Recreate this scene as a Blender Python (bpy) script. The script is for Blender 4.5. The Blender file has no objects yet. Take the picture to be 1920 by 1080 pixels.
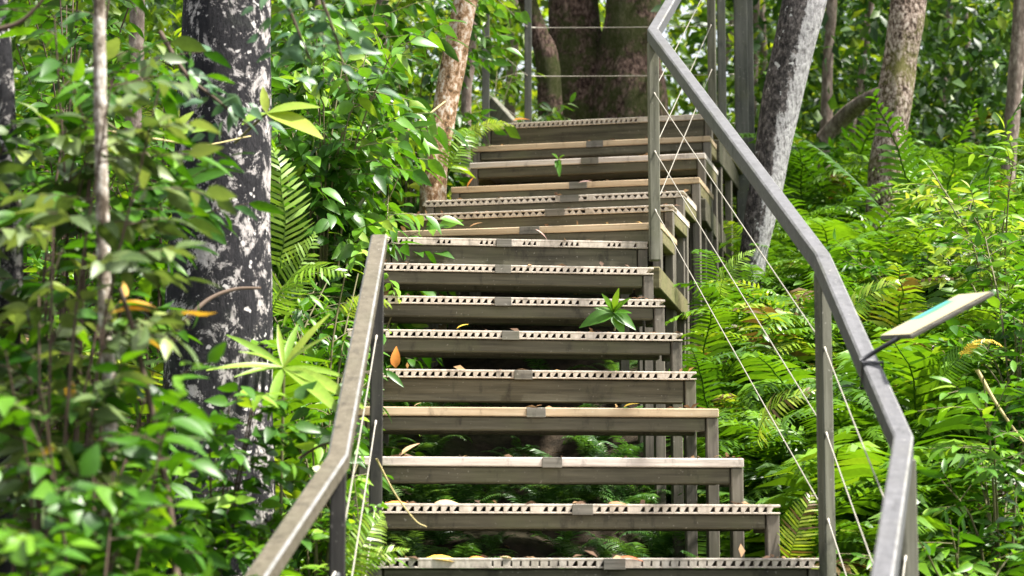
import bpy, bmesh, math, random
import numpy as np
from mathutils import Vector, Matrix

random.seed(5)
RS = np.random.RandomState(11)
SC = bpy.context.scene
COL = SC.collection

# ------------------------------------------------------------------ camera model
F, CX, CY = 4000.0, 960.0, 540.0
PITCH = math.atan(520.0 / F)
EYE = np.array([0.0, 0.0, 1.6])
FW = np.array([0, math.cos(PITCH), math.sin(PITCH)])
UP = np.array([0, -math.sin(PITCH), math.cos(PITCH)])
RT = np.array([1.0, 0, 0])


def P(px, py, d):
    """world point seen at photo pixel (px, py) standing d metres in front of the photographer"""
    v = FW + RT * (px - CX) / F + UP * (CY - py) / F
    return EYE + v * (d / v[1])


def PX(px, d):
    return P(px, 900, d)[0]


# ------------------------------------------------------------------ materials
def new_mat(name):
    m = bpy.data.materials.new(name)
    m.use_nodes = True
    nt = m.node_tree
    nt.nodes.clear()
    return m, nt


class NB:
    def __init__(s, nt):
        s.nt = nt

    def n(s, t, **kw):
        n = s.nt.nodes.new(t)
        for k, v in kw.items():
            if k.startswith('i_'):
                key = k[2:]
                key = int(key) if key.isdigit() else key.replace('_', ' ')
                n.inputs[key].default_value = v
            else:
                setattr(n, k, v)
        return n

    def l(s, a, b):
        s.nt.links.new(a, b)

    def ramp(s, src, stops, interp='LINEAR'):
        r = s.n('ShaderNodeValToRGB')
        r.color_ramp.interpolation = interp
        e = r.color_ramp.elements
        while len(e) < len(stops):
            e.new(0.5)
        for el, (p, c) in zip(e, stops):
            el.position = p
            el.color = (c[0], c[1], c[2], 1) if not isinstance(c, (int, float)) else (c, c, c, 1)
        s.l(src, r.inputs[0])
        return r.outputs[0]

    def mix(s, fac, a, b, mode='MIX'):
        m = s.n('ShaderNodeMixRGB', blend_type=mode)
        for k, v in ((0, fac), (1, a), (2, b)):
            if hasattr(v, 'is_linked') or isinstance(v, bpy.types.NodeSocket):
                s.l(v, m.inputs[k])
            elif k == 0:
                m.inputs[0].default_value = v
            else:
                m.inputs[k].default_value = (v[0], v[1], v[2], 1)
        return m.outputs[0]

    def noise(s, vec, scale, detail=4, rough=.6, dist=0.0):
        n = s.n('ShaderNodeTexNoise')
        n.inputs['Scale'].default_value = scale
        n.inputs['Detail'].default_value = detail
        n.inputs['Roughness'].default_value = rough
        n.inputs['Distortion'].default_value = dist
        if vec is not None:
            s.l(vec, n.inputs['Vector'])
        return n.outputs['Fac']

    def mapping(s, vec, scale, loc=(0, 0, 0)):
        m = s.n('ShaderNodeMapping')
        m.inputs['Scale'].default_value = scale
        m.inputs['Location'].default_value = loc
        s.l(vec, m.inputs['Vector'])
        return m.outputs[0]

    def objco(s):
        return s.n('ShaderNodeTexCoord').outputs['Object']

    def bump(s, h, strength=.4, dist=.01):
        b = s.n('ShaderNodeBump')
        b.inputs['Strength'].default_value = strength
        b.inputs['Distance'].default_value = dist
        s.l(h, b.inputs['Height'])
        return b.outputs[0]

    def finish(s, col, rough=.7, normal=None, spec=.4, metal=0.0):
        p = s.n('ShaderNodeBsdfPrincipled')
        if isinstance(col, (tuple, list)):
            p.inputs['Base Color'].default_value = (*col, 1)
        else:
            s.l(col, p.inputs['Base Color'])
        if isinstance(rough, (int, float)):
            p.inputs['Roughness'].default_value = rough
        else:
            s.l(rough, p.inputs['Roughness'])
        p.inputs['Specular IOR Level'].default_value = spec
        p.inputs['Metallic'].default_value = metal
        if normal is not None:
            s.l(normal, p.inputs['Normal'])
        o = s.n('ShaderNodeOutputMaterial')
        s.l(p.outputs[0], o.inputs['Surface'])
        return p


def leaf_mat(name, stops, trans=.45, tcol=(1.3, 1.25, .5), rough=.4, spec=.32):
    """stops: ramp over each leaf's own random value"""
    m, nt = new_mat(name)
    b = NB(nt)
    at = b.n('ShaderNodeAttribute', attribute_name='rnd')
    col = b.ramp(at.outputs['Fac'], stops)
    co = b.n('ShaderNodeNewGeometry').outputs['Position']
    nz = b.noise(co, 60, 3)
    col = b.mix(.5, col, b.ramp(nz, [(.3, .55), (.7, 1.0)]), 'MULTIPLY')
    p = b.n('ShaderNodeBsdfPrincipled')
    b.l(col, p.inputs['Base Color'])
    p.inputs['Roughness'].default_value = rough
    p.inputs['Specular IOR Level'].default_value = spec
    t = b.n('ShaderNodeBsdfTranslucent')
    tc = b.mix(1.0, col, tcol, 'MULTIPLY')
    b.l(tc, t.inputs['Color'])
    mx = b.n('ShaderNodeMixShader')
    mx.inputs[0].default_value = trans
    b.l(p.outputs[0], mx.inputs[1])
    b.l(t.outputs[0], mx.inputs[2])
    o = b.n('ShaderNodeOutputMaterial')
    b.l(mx.outputs[0], o.inputs['Surface'])
    return m


def wood_mat(name, dark, mid, light, moss=(.08, .085, .04), mossamt=.5, scale=(3, 60, 60), rough=.72):
    m, nt = new_mat(name)
    b = NB(nt)
    co = b.objco()
    oi = b.n('ShaderNodeObjectInfo')
    va = b.n('ShaderNodeVectorMath', operation='ADD')
    b.l(co, va.inputs[0])
    b.l(oi.outputs['Random'], va.inputs[1])
    co = va.outputs[0]
    g = b.noise(b.mapping(co, scale), 1.0, 6, .65)
    col = b.ramp(g, [(.28, dark), (.5, mid), (.75, light)])
    big = b.noise(co, 5.0, 5, .6)
    col = b.mix(b.ramp(big, [(.5, 0.0), (.72, mossamt)]), col, moss)
    st = b.noise(b.mapping(co, (9, 9, 4)), 2.2, 5, .7)
    col = b.mix(b.ramp(st, [(.56, 0.0), (.68, .65)]), col, tuple(x * .45 for x in dark))
    sp = b.noise(co, 90, 2)
    col = b.mix(b.ramp(sp, [(.68, 0.0), (.74, .35)]), col, (.45, .43, .38))
    b.finish(col, rough, b.bump(g, .5, .003), .3)
    return m


M = {}
M['beam'] = wood_mat('weathered_beam_wood', (.027, .024, .014), (.064, .058, .037), (.112, .102, .070))
M['post'] = wood_mat('weathered_post_wood', (.055, .054, .038), (.115, .112, .083), (.19, .185, .145), scale=(50, 50, 3), mossamt=.4)
M['post_mid'] = wood_mat('dark_grey_green_post_wood', (.03, .032, .028), (.055, .058, .05), (.09, .092, .08), scale=(50, 50, 3))
M['worn'] = wood_mat('worn_pale_edge', (.10, .098, .095), (.16, .157, .155), (.23, .225, .22), scale=(30, 30, 30))
M['post_dark'] = wood_mat('dark_post_wood', (.012, .011, .010), (.024, .022, .020), (.05, .046, .04), scale=(50, 50, 3), mossamt=.2)  # near-black tone for the posts of the overgrown rail
M['leg'] = wood_mat('weathered_leg_wood', (.06, .052, .042), (.12, .105, .085), (.19, .17, .135), scale=(50, 50, 3))
M['deck_pale'] = wood_mat('pale_ribbed_decking', (.29, .25, .205), (.47, .41, .345), (.62, .56, .485), (.24, .21, .15), .3, (60, 6, 30))
M['deck_tan'] = wood_mat('tan_plain_decking', (.27, .19, .115), (.40, .30, .19), (.50, .395, .27), (.2, .18, .12), .4, (3, 40, 60))
M['deck_grey'] = wood_mat('pinkish_grey_decking', (.31, .265, .23), (.50, .44, .39), (.63, .57, .51), (.24, .21, .17), .25, (5, 40, 60))
M['rail'] = wood_mat('silver_grey_rail_wood', (.070, .070, .074), (.095, .094, .100), (.125, .123, .13), (.07, .068, .06), .4, (40, 40, 40), .55)
M['rail_brown'] = wood_mat('brown_grey_rail_wood', (.056, .046, .031), (.092, .078, .055), (.13, .113, .083), (.06, .058, .035), .4, (40, 40, 40), .6)
M['mossbeam'] = wood_mat('mossy_bearer_wood', (.06, .052, .024), (.135, .118, .055), (.21, .185, .095), (.10, .12, .03), .6)


def simple(name, c, rough=.5, metal=0.0, spec=.4):
    m, nt = new_mat(name)
    b = NB(nt)
    n = b.noise(b.objco(), 40, 4)
    col = b.mix(.5, c, b.ramp(n, [(.3, .6), (.7, 1.0)]), 'MULTIPLY')
    b.finish(col, rough, None, spec, metal)
    return m


M['wire'] = simple('dull_steel_cable', (.36, .33, .28), .45, .3)
M['bolt'] = simple('steel_bolt', (.5, .5, .5), .4, .8)
M['clip'] = wood_mat('dark_clip_wood', (.07, .065, .055), (.13, .12, .10), (.19, .175, .15))
M['stalk'] = simple('black_steel_stalk', (.04, .04, .045), .45, .4)
M['soil'] = None


def bark_mat(name, kind):
    m, nt = new_mat(name)
    b = NB(nt)
    co = b.objco()
    if kind == 'lichen':
        g = b.noise(b.mapping(co, (40, 40, 16)), 1.0, 8, .75)
        col = b.ramp(g, [(.3, (.006, .006, .008)), (.55, (.02, .019, .022)), (.75, (.05, .046, .048))])
        sx = b.n('ShaderNodeSeparateXYZ')
        b.l(co, sx.inputs[0])
        pat = b.noise(b.mapping(co, (15, 15, 12)), 1.0, 9, .8, .5)
        side = b.n('ShaderNodeMath', operation='MULTIPLY_ADD')
        b.l(sx.outputs[0], side.inputs[0])
        side.inputs[1].default_value = .10
        b.l(pat, side.inputs[2])
        k = b.ramp(side.outputs[0], [(.53, 0.0), (.572, .9)])
        lc = b.ramp(b.noise(co, 45, 4), [(.3, (.28, .25, .24)), (.6, (.54, .50, .48))])
        col = b.mix(k, col, lc)
        sp = b.noise(co, 34, 2, .5)
        col = b.mix(b.ramp(sp, [(.66, 0.0), (.69, .9)]), col, (.66, .62, .6))
        gm = b.noise(co, 6, 4)
        col = b.mix(b.ramp(gm, [(.58, 0.0), (.75, .4)]), col, (.06, .075, .05))
        b.finish(col, .85, b.bump(g, .9, .02), .2)
    elif kind == 'pink':
        g = b.noise(b.mapping(co, (20, 20, 13)), 1.7, 8, .75)
        col = b.ramp(g, [(.40, (.05, .032, .015)), (.475, (.22, .125, .06)), (.53, (.38, .26, .17)), (.60, (.56, .50, .44))])
        sx = b.n('ShaderNodeSeparateXYZ')
        b.l(co, sx.inputs[0])
        ms = b.n('ShaderNodeMath', operation='MULTIPLY_ADD')
        b.l(sx.outputs[2], ms.inputs[0])
        ms.inputs[1].default_value = -.5
        mn = b.noise(co, 9, 5)
        b.l(mn, ms.inputs[2])
        col = b.mix(b.ramp(ms.outputs[0], [(.0, 0.0), (.22, .8)]), col, (.085, .065, .025))
        ln = b.noise(co, 22, 3)
        col = b.mix(b.ramp(ln, [(.66, 0.0), (.7, .8)]), col, (.75, .72, .68))
        b.finish(col, .8, b.bump(g, .8, .015), .2)
    elif kind == 'grey':
        g = b.noise(b.mapping(co, (34, 34, 20)), 1.5, 8, .75)
        dark = b.ramp(g, [(.41, (.012, .010, .010)), (.51, (.055, .047, .045)), (.6, (.15, .13, .125))])
        pale = b.ramp(g, [(.38, (.10, .09, .09)), (.45, (.25, .24, .245)), (.6, (.44, .425, .43))])
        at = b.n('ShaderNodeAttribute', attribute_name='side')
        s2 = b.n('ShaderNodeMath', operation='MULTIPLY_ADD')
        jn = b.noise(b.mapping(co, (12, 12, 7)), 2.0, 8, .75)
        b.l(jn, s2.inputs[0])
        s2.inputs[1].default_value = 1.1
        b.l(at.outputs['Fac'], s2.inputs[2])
        col = b.mix(b.ramp(s2.outputs[0], [(.66, 0.0), (.71, 1.0)]), dark, pale)  # light on one flank painted into the bark as a pale tone
        v = b.noise(co, 21, 3, .6)
        col = b.mix(b.ramp(v, [(.66, 0.0), (.69, .9)]), col, (.5, .49, .48))
        b.finish(col, .8, b.bump(g, .8, .015), .2)
    elif kind == 'brown':
        g = b.noise(b.mapping(co, (34, 34, 17)), 1.4, 9, .78, .3)
        col = b.ramp(g, [(.40, (.018, .010, .008)), (.5, (.085, .052, .041)), (.60, (.24, .165, .135))])
        mn = b.noise(co, 3.0, 8, .72)
        col = b.mix(b.ramp(mn, [(.48, 0.0), (.55, .8)]), col, (.04, .055, .010))
        b.finish(col, .9, b.bump(g, 1.0, .03), .15)
    elif kind == 'moss':
        g = b.noise(b.mapping(co, (30, 30, 19)), 1.6, 8, .75)
        col = b.ramp(g, [(.41, (.035, .022, .016)), (.475, (.17, .12, .09)), (.53, (.40, .31, .26)), (.60, (.62, .53, .47))])
        mn = b.noise(b.mapping(co, (4, 4, 2.6)), 1.6, 8, .75)
        col = b.mix(b.ramp(mn, [(.5, 0.0), (.62, .85)]), col, (.13, .13, .025))
        b.finish(col, .9, b.bump(g, 1.0, .025), .15)
    elif kind == 'thin':
        g = b.noise(b.mapping(co, (20, 20, 8)), 2.0, 6, .7)
        col = b.ramp(g, [(.3, (.05, .037, .03)), (.5, (.15, .115, .095)), (.72, (.34, .29, .25))])
        b.finish(col, .85, b.bump(g, .8, .008), .2)
    elif kind == 'slim':
        g = b.noise(b.mapping(co, (20, 20, 14)), 2.0, 6, .7)
        col = b.ramp(g, [(.40, (.06, .045, .03)), (.49, (.20, .165, .13)), (.56, (.36, .32, .275)), (.62, (.5, .47, .43))])
        b.finish(col, .85, b.bump(g, .8, .008), .2)
    return m


for k in ('lichen', 'pink', 'grey', 'brown', 'moss', 'thin', 'slim'):
    M['bark_' + k] = bark_mat('bark_' + k, k)
M['twig'] = simple('brown_twig', (.075, .048, .03), .8)
M['stem'] = simple('green_brown_stem', (.13, .12, .05), .7)
M['straw'] = simple('straw_stalk', (.55, .45, .2), .7)

M['fern'] = leaf_mat('fern_leaf', [(0, (.030, .092, .006)), (.45, (.080, .195, .010)), (.8, (.155, .30, .016)), (.975, (.32, .40, .045)), (.985, (.17, .11, .045)), (1, (.13, .08, .035))], .34, (1.3, 1.25, .4), .38, .4)
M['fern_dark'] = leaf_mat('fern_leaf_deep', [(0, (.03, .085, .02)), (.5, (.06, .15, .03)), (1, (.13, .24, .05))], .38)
M['gloss'] = leaf_mat('glossy_leaf', [(0, (.026, .09, .010)), (.5, (.062, .18, .014)), (.8, (.12, .275, .022)), (1, (.22, .35, .04))], .36, (1.3, 1.25, .35), .36, .42)
M['bush'] = leaf_mat('bush_leaf', [(0, (.020, .078, .006)), (.5, (.062, .18, .010)), (.82, (.14, .30, .016)), (1, (.27, .42, .04))], .36, (1.3, 1.25, .35), .40, .36)
M['dull'] = leaf_mat('dull_leaf', [(0, (.042, .078, .02)), (.45, (.105, .16, .05)), (.85, (.21, .27, .09)), (.965, (.30, .37, .08)), (.972, (.50, .24, .04)), (1, (.55, .32, .06))], .32, (1.2, 1.2, .5), .42, .36)
M['blue'] = leaf_mat('bluish_leaf', [(0, (.05, .12, .06)), (.5, (.09, .18, .09)), (1, (.17, .27, .14))], .35, (1.1, 1.15, .7), .42)
M['lime'] = leaf_mat('lime_leaf', [(0, (.12, .26, .04)), (.5, (.24, .38, .05)), (1, (.40, .47, .08))], .38, (1.2, 1.15, .5), .4)
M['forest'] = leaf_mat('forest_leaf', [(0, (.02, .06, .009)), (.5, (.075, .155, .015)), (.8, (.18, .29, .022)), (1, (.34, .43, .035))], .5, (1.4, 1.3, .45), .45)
M['forest_shade'] = leaf_mat('forest_leaf_shade_tone', [(0, (.016, .05, .010)), (.6, (.045, .105, .016)), (.9, (.10, .185, .022)), (1, (.24, .32, .035))], .35, (1.3, 1.25, .5), .42)  # darker copy of the forest leaf: the wood's shade put into its colour
M['litter'] = leaf_mat('fallen_leaf_brown', [(0, (.07, .04, .025)), (.5, (.16, .09, .05)), (.85, (.32, .20, .10)), (1, (.5, .3, .1))], .15, (1, 1, 1), .7, .2)
for nm, c in (('orange', (.62, .24, .05)), ('yellow', (.68, .46, .06)), ('tan', (.58, .40, .22)), ('pink', (.66, .42, .36)), ('palegreen', (.55, .62, .33)), ('brown', (.3, .17, .08)), ('red', (.45, .12, .05))):
    M['dead_' + nm] = leaf_mat('dead_leaf_' + nm, [(0, c), (1, tuple(min(.8, x * 1.15) for x in c))], .25, (1, 1, 1), .6, .25)

m, nt = new_mat('forest_soil')
b = NB(nt)
co = b.n('ShaderNodeNewGeometry').outputs['Position']
g = b.noise(co, 9, 8, .7)
col = b.ramp(g, [(.35, (.010, .008, .005)), (.5, (.028, .021, .014)), (.65, (.06, .045, .03))])
col = b.mix(b.ramp(b.noise(co, 1.6, 4), [(.5, 0.0), (.65, .6)]), col, (.03, .045, .012))
b.finish(col, .95, b.bump(g, 1.0, .04), .1)
M['soil'] = m


# ------------------------------------------------------------------ mesh helpers
def tag(o, label=None, cat=None, group=None, kind=None):
    if label:
        o['label'] = label
    if cat:
        o['category'] = cat
    if group:
        o['group'] = group
    if kind:
        o['kind'] = kind
    return o


def empty(name, loc=(0, 0, 0), rz=0.0):
    o = bpy.data.objects.new(name, None)
    o.empty_display_size = .1
    o.location = loc
    o.rotation_euler = (0, 0, rz)
    COL.objects.link(o)
    return o


def link(name, me, mat, parent=None, loc=None, rz=0.0):
    o = bpy.data.objects.new(name, me)
    if mat is not None and not me.materials:
        me.materials.append(mat)
    if parent is not None:
        o.parent = parent
    if loc is not None:
        o.location = loc
    o.rotation_euler = (0, 0, rz)
    COL.objects.link(o)
    return o


def mesh_np(name, V, Q, rnd=None, smooth=False, vattr=None):
    me = bpy.data.meshes.new(name)
    V = np.asarray(V, np.float32)
    Q = np.asarray(Q, np.int32)
    n, k = len(Q), Q.shape[1]
    me.vertices.add(len(V))
    me.vertices.foreach_set('co', V.ravel())
    me.loops.add(n * k)
    me.loops.foreach_set('vertex_index', Q.ravel())
    me.polygons.add(n)
    me.polygons.foreach_set('loop_start', np.arange(0, n * k, k, dtype=np.int32))
    if smooth:
        me.polygons.foreach_set('use_smooth', np.ones(n, bool))
    if rnd is not None:
        a = me.attributes.new('rnd', 'FLOAT', 'FACE')
        a.data.foreach_set('value', np.asarray(rnd, np.float32))
    if vattr is not None:
        a = me.attributes.new(vattr[0], 'FLOAT', 'POINT')
        a.data.foreach_set('value', np.asarray(vattr[1], np.float32))
    me.update(calc_edges=True)
    me.validate()
    return me


class Acc:
    """collects quad pieces"""

    def __init__(s):
        s.V, s.Q, s.R, s.n = [], [], [], 0

    def add(s, V, Q, r=0.5):
        V = np.asarray(V, float).reshape(-1, 3)
        Q = np.asarray(Q, int)
        s.V.append(V)
        s.Q.append(Q + s.n)
        r = np.asarray(r, float)
        s.R.append(np.full(len(Q), float(r)) if r.ndim == 0 else r)
        s.n += len(V)

    def scatter(s, tpl, pos, R, sc, rnd):
        """tpl (V,Q); pos (k,3); R (k,3,3); sc (k,) or (k,3); rnd (k,)"""
        V, Q = tpl[0], tpl[1]
        k, n = len(pos), len(V)
        if k == 0:
            return
        sc = np.asarray(sc, float)
        Vs = V[None] * (sc[:, None, None] if sc.ndim == 1 else sc[:, None, :])
        W = np.einsum('kij,knj->kni', R, Vs) + np.asarray(pos)[:, None, :]
        QQ = Q[None] + (np.arange(k) * n)[:, None, None]
        rr = np.repeat(np.asarray(rnd, float), len(Q))
        if len(tpl) > 2:
            rr = np.clip(rr + np.tile(tpl[2], k), 0, 1)
        s.add(W.reshape(-1, 3), QQ.reshape(-1, 4), rr)

    def mesh(s, name, smooth=False):
        return mesh_np(name, np.concatenate(s.V), np.concatenate(s.Q), np.concatenate(s.R), smooth)


def tube(pts, rad, sides=8, cap=True, jitter=0.0, seed=0):
    pts = np.asarray(pts, float)
    n = len(pts)
    rad = np.full(n, float(rad)) if np.ndim(rad) == 0 else np.asarray(rad, float)
    T = np.gradient(pts, axis=0)
    T /= np.linalg.norm(T, axis=1)[:, None] + 1e-9
    ref = np.array([0, 0, 1.0]) if abs(T[0][2]) < .9 else np.array([1.0, 0, 0])
    V = []
    rs = np.random.RandomState(seed)
    ph = rs.rand(6) * 6.28
    x = np.cross(ref, T[0])
    for i in range(n):
        x = x - T[i] * np.dot(x, T[i])
        x /= np.linalg.norm(x) + 1e-9
        y = np.cross(T[i], x)
        a = np.arange(sides) / sides * 2 * math.pi
        r = np.full(sides, rad[i])
        if jitter:
            r = r * (1 + jitter * (.5 * np.sin(2 * a + ph[0] + i * .15) + .35 * np.sin(3 * a + ph[1] - i * .22) + .25 * np.sin(5 * a + ph[2] + i * .3) + .3 * math.sin(i * .8 + ph[3]) + .25 * (rs.rand(sides) - .5)))
        V.append(pts[i] + np.cos(a)[:, None] * x * r[:, None] + np.sin(a)[:, None] * y * r[:, None])
    V = np.concatenate(V)
    i, j = np.meshgrid(np.arange(n - 1), np.arange(sides), indexing='ij')
    j2 = (j + 1) % sides
    Q = np.stack([i * sides + j, i * sides + j2, (i + 1) * sides + j2, (i + 1) * sides + j], -1).reshape(-1, 4)
    if cap:
        e = []
        for base in (0, (n - 1) * sides):
            for q in range(0, sides - 2, 2):
                e.append([base, base + q + 1, base + q + 2, base + (q + 3) % sides if q + 3 < sides else base])
        e = [q for q in e if len(set(q)) == 4]
        if e:
            Q = np.concatenate([Q, np.array(e)])
    return V, Q


def curve_pts(ctrl, n):
    """Catmull-Rom through control points"""
    c = np.asarray(ctrl, float)
    c = np.concatenate([[2 * c[0] - c[1]], c, [2 * c[-1] - c[-2]]])
    out = []
    segs = len(c) - 3
    for t in np.linspace(0, segs - 1e-6, n):
        i = int(t)
        u = t - i
        p0, p1, p2, p3 = c[i:i + 4]
        out.append(.5 * ((2 * p1) + (-p0 + p2) * u + (2 * p0 - 5 * p1 + 4 * p2 - p3) * u * u + (-p0 + 3 * p1 - 3 * p2 + p3) * u ** 3))
    return np.array(out)


class Hard:
    """bevelled boxes joined into one mesh"""

    def __init__(s):
        s.bm = bmesh.new()

    def box(s, x0, x1, y0, y1, z0, z1, bev=.003, M4=None):
        t = bmesh.new()
        bmesh.ops.create_cube(t, size=1)
        for v in t.verts:
            v.co = Vector(((x0 + x1) / 2 + v.co.x * (x1 - x0), (y0 + y1) / 2 + v.co.y * (y1 - y0), (z0 + z1) / 2 + v.co.z * (z1 - z0)))
        if bev:
            bmesh.ops.bevel(t, geom=t.edges[:], offset=bev, segments=1, affect='EDGES')
        if M4 is not None:
            t.transform(M4)
        me = bpy.data.meshes.new('tmp')
        t.to_mesh(me)
        t.free()
        s.bm.from_mesh(me)
        bpy.data.meshes.remove(me)

    def prism(s, prof, y0, y1):
        """profile in x,z extruded along y"""
        a = [s.bm.verts.new((x, y0, z)) for x, z in prof]
        c = [s.bm.verts.new((x, y1, z)) for x, z in prof]
        n = len(prof)
        s.bm.faces.new(a)
        s.bm.faces.new(list(reversed(c)))
        for i in range(n):
            s.bm.faces.new((a[i], c[i], c[(i + 1) % n], a[(i + 1) % n]))

    def mesh(s, name):
        bmesh.ops.recalc_face_normals(s.bm, faces=s.bm.faces[:])
        me = bpy.data.meshes.new(name)
        s.bm.to_mesh(me)
        s.bm.free()
        return me


# ------------------------------------------------------------------ terrain
_ty = np.array([-20, 0, 3, 4.5, 6, 7.5, 8.5, 10, 11.5, 13, 16, 22, 30, 60, 150, 420.])
_tz = np.array([-2.6, -1.8, -1.5, -1.05, -.55, .05, .45, 1.0, 1.5, 1.95, 2.6, 3.5, 4.4, 7, 12, 22.])


def T(x, y):
    x, y = np.asarray(x, float), np.asarray(y, float)
    z = np.interp(y, _ty, _tz) + 1.6
    z = z + .30 * np.clip(-x - .55, 0, 2.5) + .05 * np.clip(x - 1.2, 0, 4)
    z = z + .05 * np.sin(x * 2.1 + y * 1.3) + .035 * np.sin(x * 4.7 - y * 3.1) + .02 * np.sin(x * 9.3 + y * 7.7)
    return z


def ground(px, d, dz=0.0):
    x = PX(px, d)
    return np.array([x, d, float(T(x, d)) + dz])


gx = np.concatenate([-np.geomspace(400, 6, 22), np.linspace(-5.5, 5.5, 90), np.geomspace(6, 400, 22)])
gy = np.concatenate([np.linspace(-20, 2.5, 10), np.linspace(3, 17, 100), np.geomspace(17.5, 420, 40)])
X, Y = np.meshgrid(gx, gy)
Z = T(X, Y)
nx = len(gx)
i, j = np.meshgrid(np.arange(len(gy) - 1), np.arange(nx - 1), indexing='ij')
Q = np.stack([i * nx + j, i * nx + j + 1, (i + 1) * nx + j + 1, (i + 1) * nx + j], -1).reshape(-1, 4)
g = link('ground', mesh_np('ground', np.stack([X, Y, Z], -1).reshape(-1, 3), Q, smooth=True), M['soil'])
tag(g, 'dark leaf strewn forest soil rising up the slope', 'ground', kind='structure')

# ------------------------------------------------------------------ staircase
stair = empty('wooden_staircase', P(1130, 1080, 6.0))
tag(stair, 'weathered open riser wooden staircase climbing and bending through the forest, with cable railings', 'staircase')
SO = np.array(stair.location)

# yL, yR (front top edge), xL, xR, depth, turn in degrees, deck kind, deck material, beam height, clip px, tread depth, leg drop
STEPS = [
    (1046, 1047, 690, 1543, 6.00, 5, 'slit', 'deck_pale', .075, 1152, .27),
    (943, 947, 688, 1463, 6.30, 6, 'rib', 'deck_pale', .042, 1092, .27),
    (857, 858, 672, 1395, 6.60, 6, 'plain', 'deck_grey', .050, 1035, .27),
    (764, 764, 662, 1348, 6.90, 5, 'plain', 'deck_tan', .044, 1005, .27),
    (692, 696, 655, 1306, 7.20, 6, 'rib', 'deck_pale', .078, 981, .27),
    (616, 625, 650, 1280, 7.50, 7, 'rib', 'deck_pale', .046, 957, .27),
    (552, 563, 672, 1247, 7.80, 7, 'rib', 'deck_pale', .044, 943, .27),
    (492, 502, 694, 1226, 8.10, 7, 'rib', 'deck_pale', .046, 943, .27),
    (441, 456, 714, 1215, 8.45, 7, 'gap', 'deck_pale', .084, 945, .50),
    (429, 421, 738, 1240, 9.00, -12, 'plain', 'deck_tan', .052, 993, .50),
    (398, 388, 757, 1262, 9.40, -13, 'zig', 'deck_pale', .052, 1040, .50),
    (371, 363, 797, 1282, 9.80, -13, 'zig', 'deck_pale', .050, 1068, .50),
    (346, 337, 845, 1312, 10.2, -13, 'plain', 'deck_tan', .045, 1084, .50),
    (301, 291, 880, 1322, 10.5, -13, 'plain', 'deck_grey', .048, 1106, .50),
    (271, 258, 885, 1332, 10.8, -13, 'plain', 'deck_tan', .040, 1115, .50),
    (234, 212, 905, 1335, 11.1, -13, 'ribtop', 'deck_pale', .098, None, 1.7),
]
TH = .028


def deck_mesh(kind, W, D, seed):
    h = Hard()
    rr = random.Random(seed)
    if kind == 'plain':
        h.box(-W / 2, W / 2, 0, D, -TH, 0, .003)
        return h.mesh('step')
    fd = .11                                   # how far the grooves run back
    h.box(-W / 2, W / 2, 0, D, -.0077, 0, .0015)
    h.box(-W / 2, W / 2, fd, D, -TH, -.0080, 0)
    p = {'zig': .030, 'gap': .0215}.get(kind, .0262)
    n = int(W / p)
    x0 = -n * p / 2
    za, zb = -.0080, -.0228
    h.box(-W / 2, W / 2, 0, fd, -TH, zb - .0002, .001)
    for k in range(n):
        xa = x0 + k * p
        u = k / n
        full = False
        if kind == 'gap':
            full = (k % 8) in (0, 1, 5, 6, 7) and rr.random() < .93
        if kind in ('rib', 'zig') and rr.random() < .035:
            full = True                        # groove packed with dirt
        if kind == 'slit':
            full = (.10 < u < .24) or (.50 < u < .58)
        if kind == 'ribtop':
            full = u > .66
        if full:
            h.prism([(xa - .1 * p, za), (xa + .9 * p, za), (xa + .9 * p, zb), (xa - .1 * p, zb)], 0, fd)
        elif kind == 'zig':
            h.prism([(xa - .08 * p, za), (xa + .08 * p, za), (xa + .46 * p, zb), (xa - .46 * p, zb)], 0, fd)
        elif kind == 'slit' and (.24 < u < .42 or .58 < u < .74):
            h.prism([(xa - .1 * p, za), (xa + .72 * p, za), (xa + .66 * p, zb), (xa - .1 * p, zb)], 0, fd)
        else:
            j = rr.uniform(-.05, .05)
            h.prism([(xa - .12 * p, za), (xa + .62 * p, za), (xa + (.26 + j) * p, zb), (xa - .12 * p, zb)], 0, fd)
    return h.mesh('step')


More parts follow.
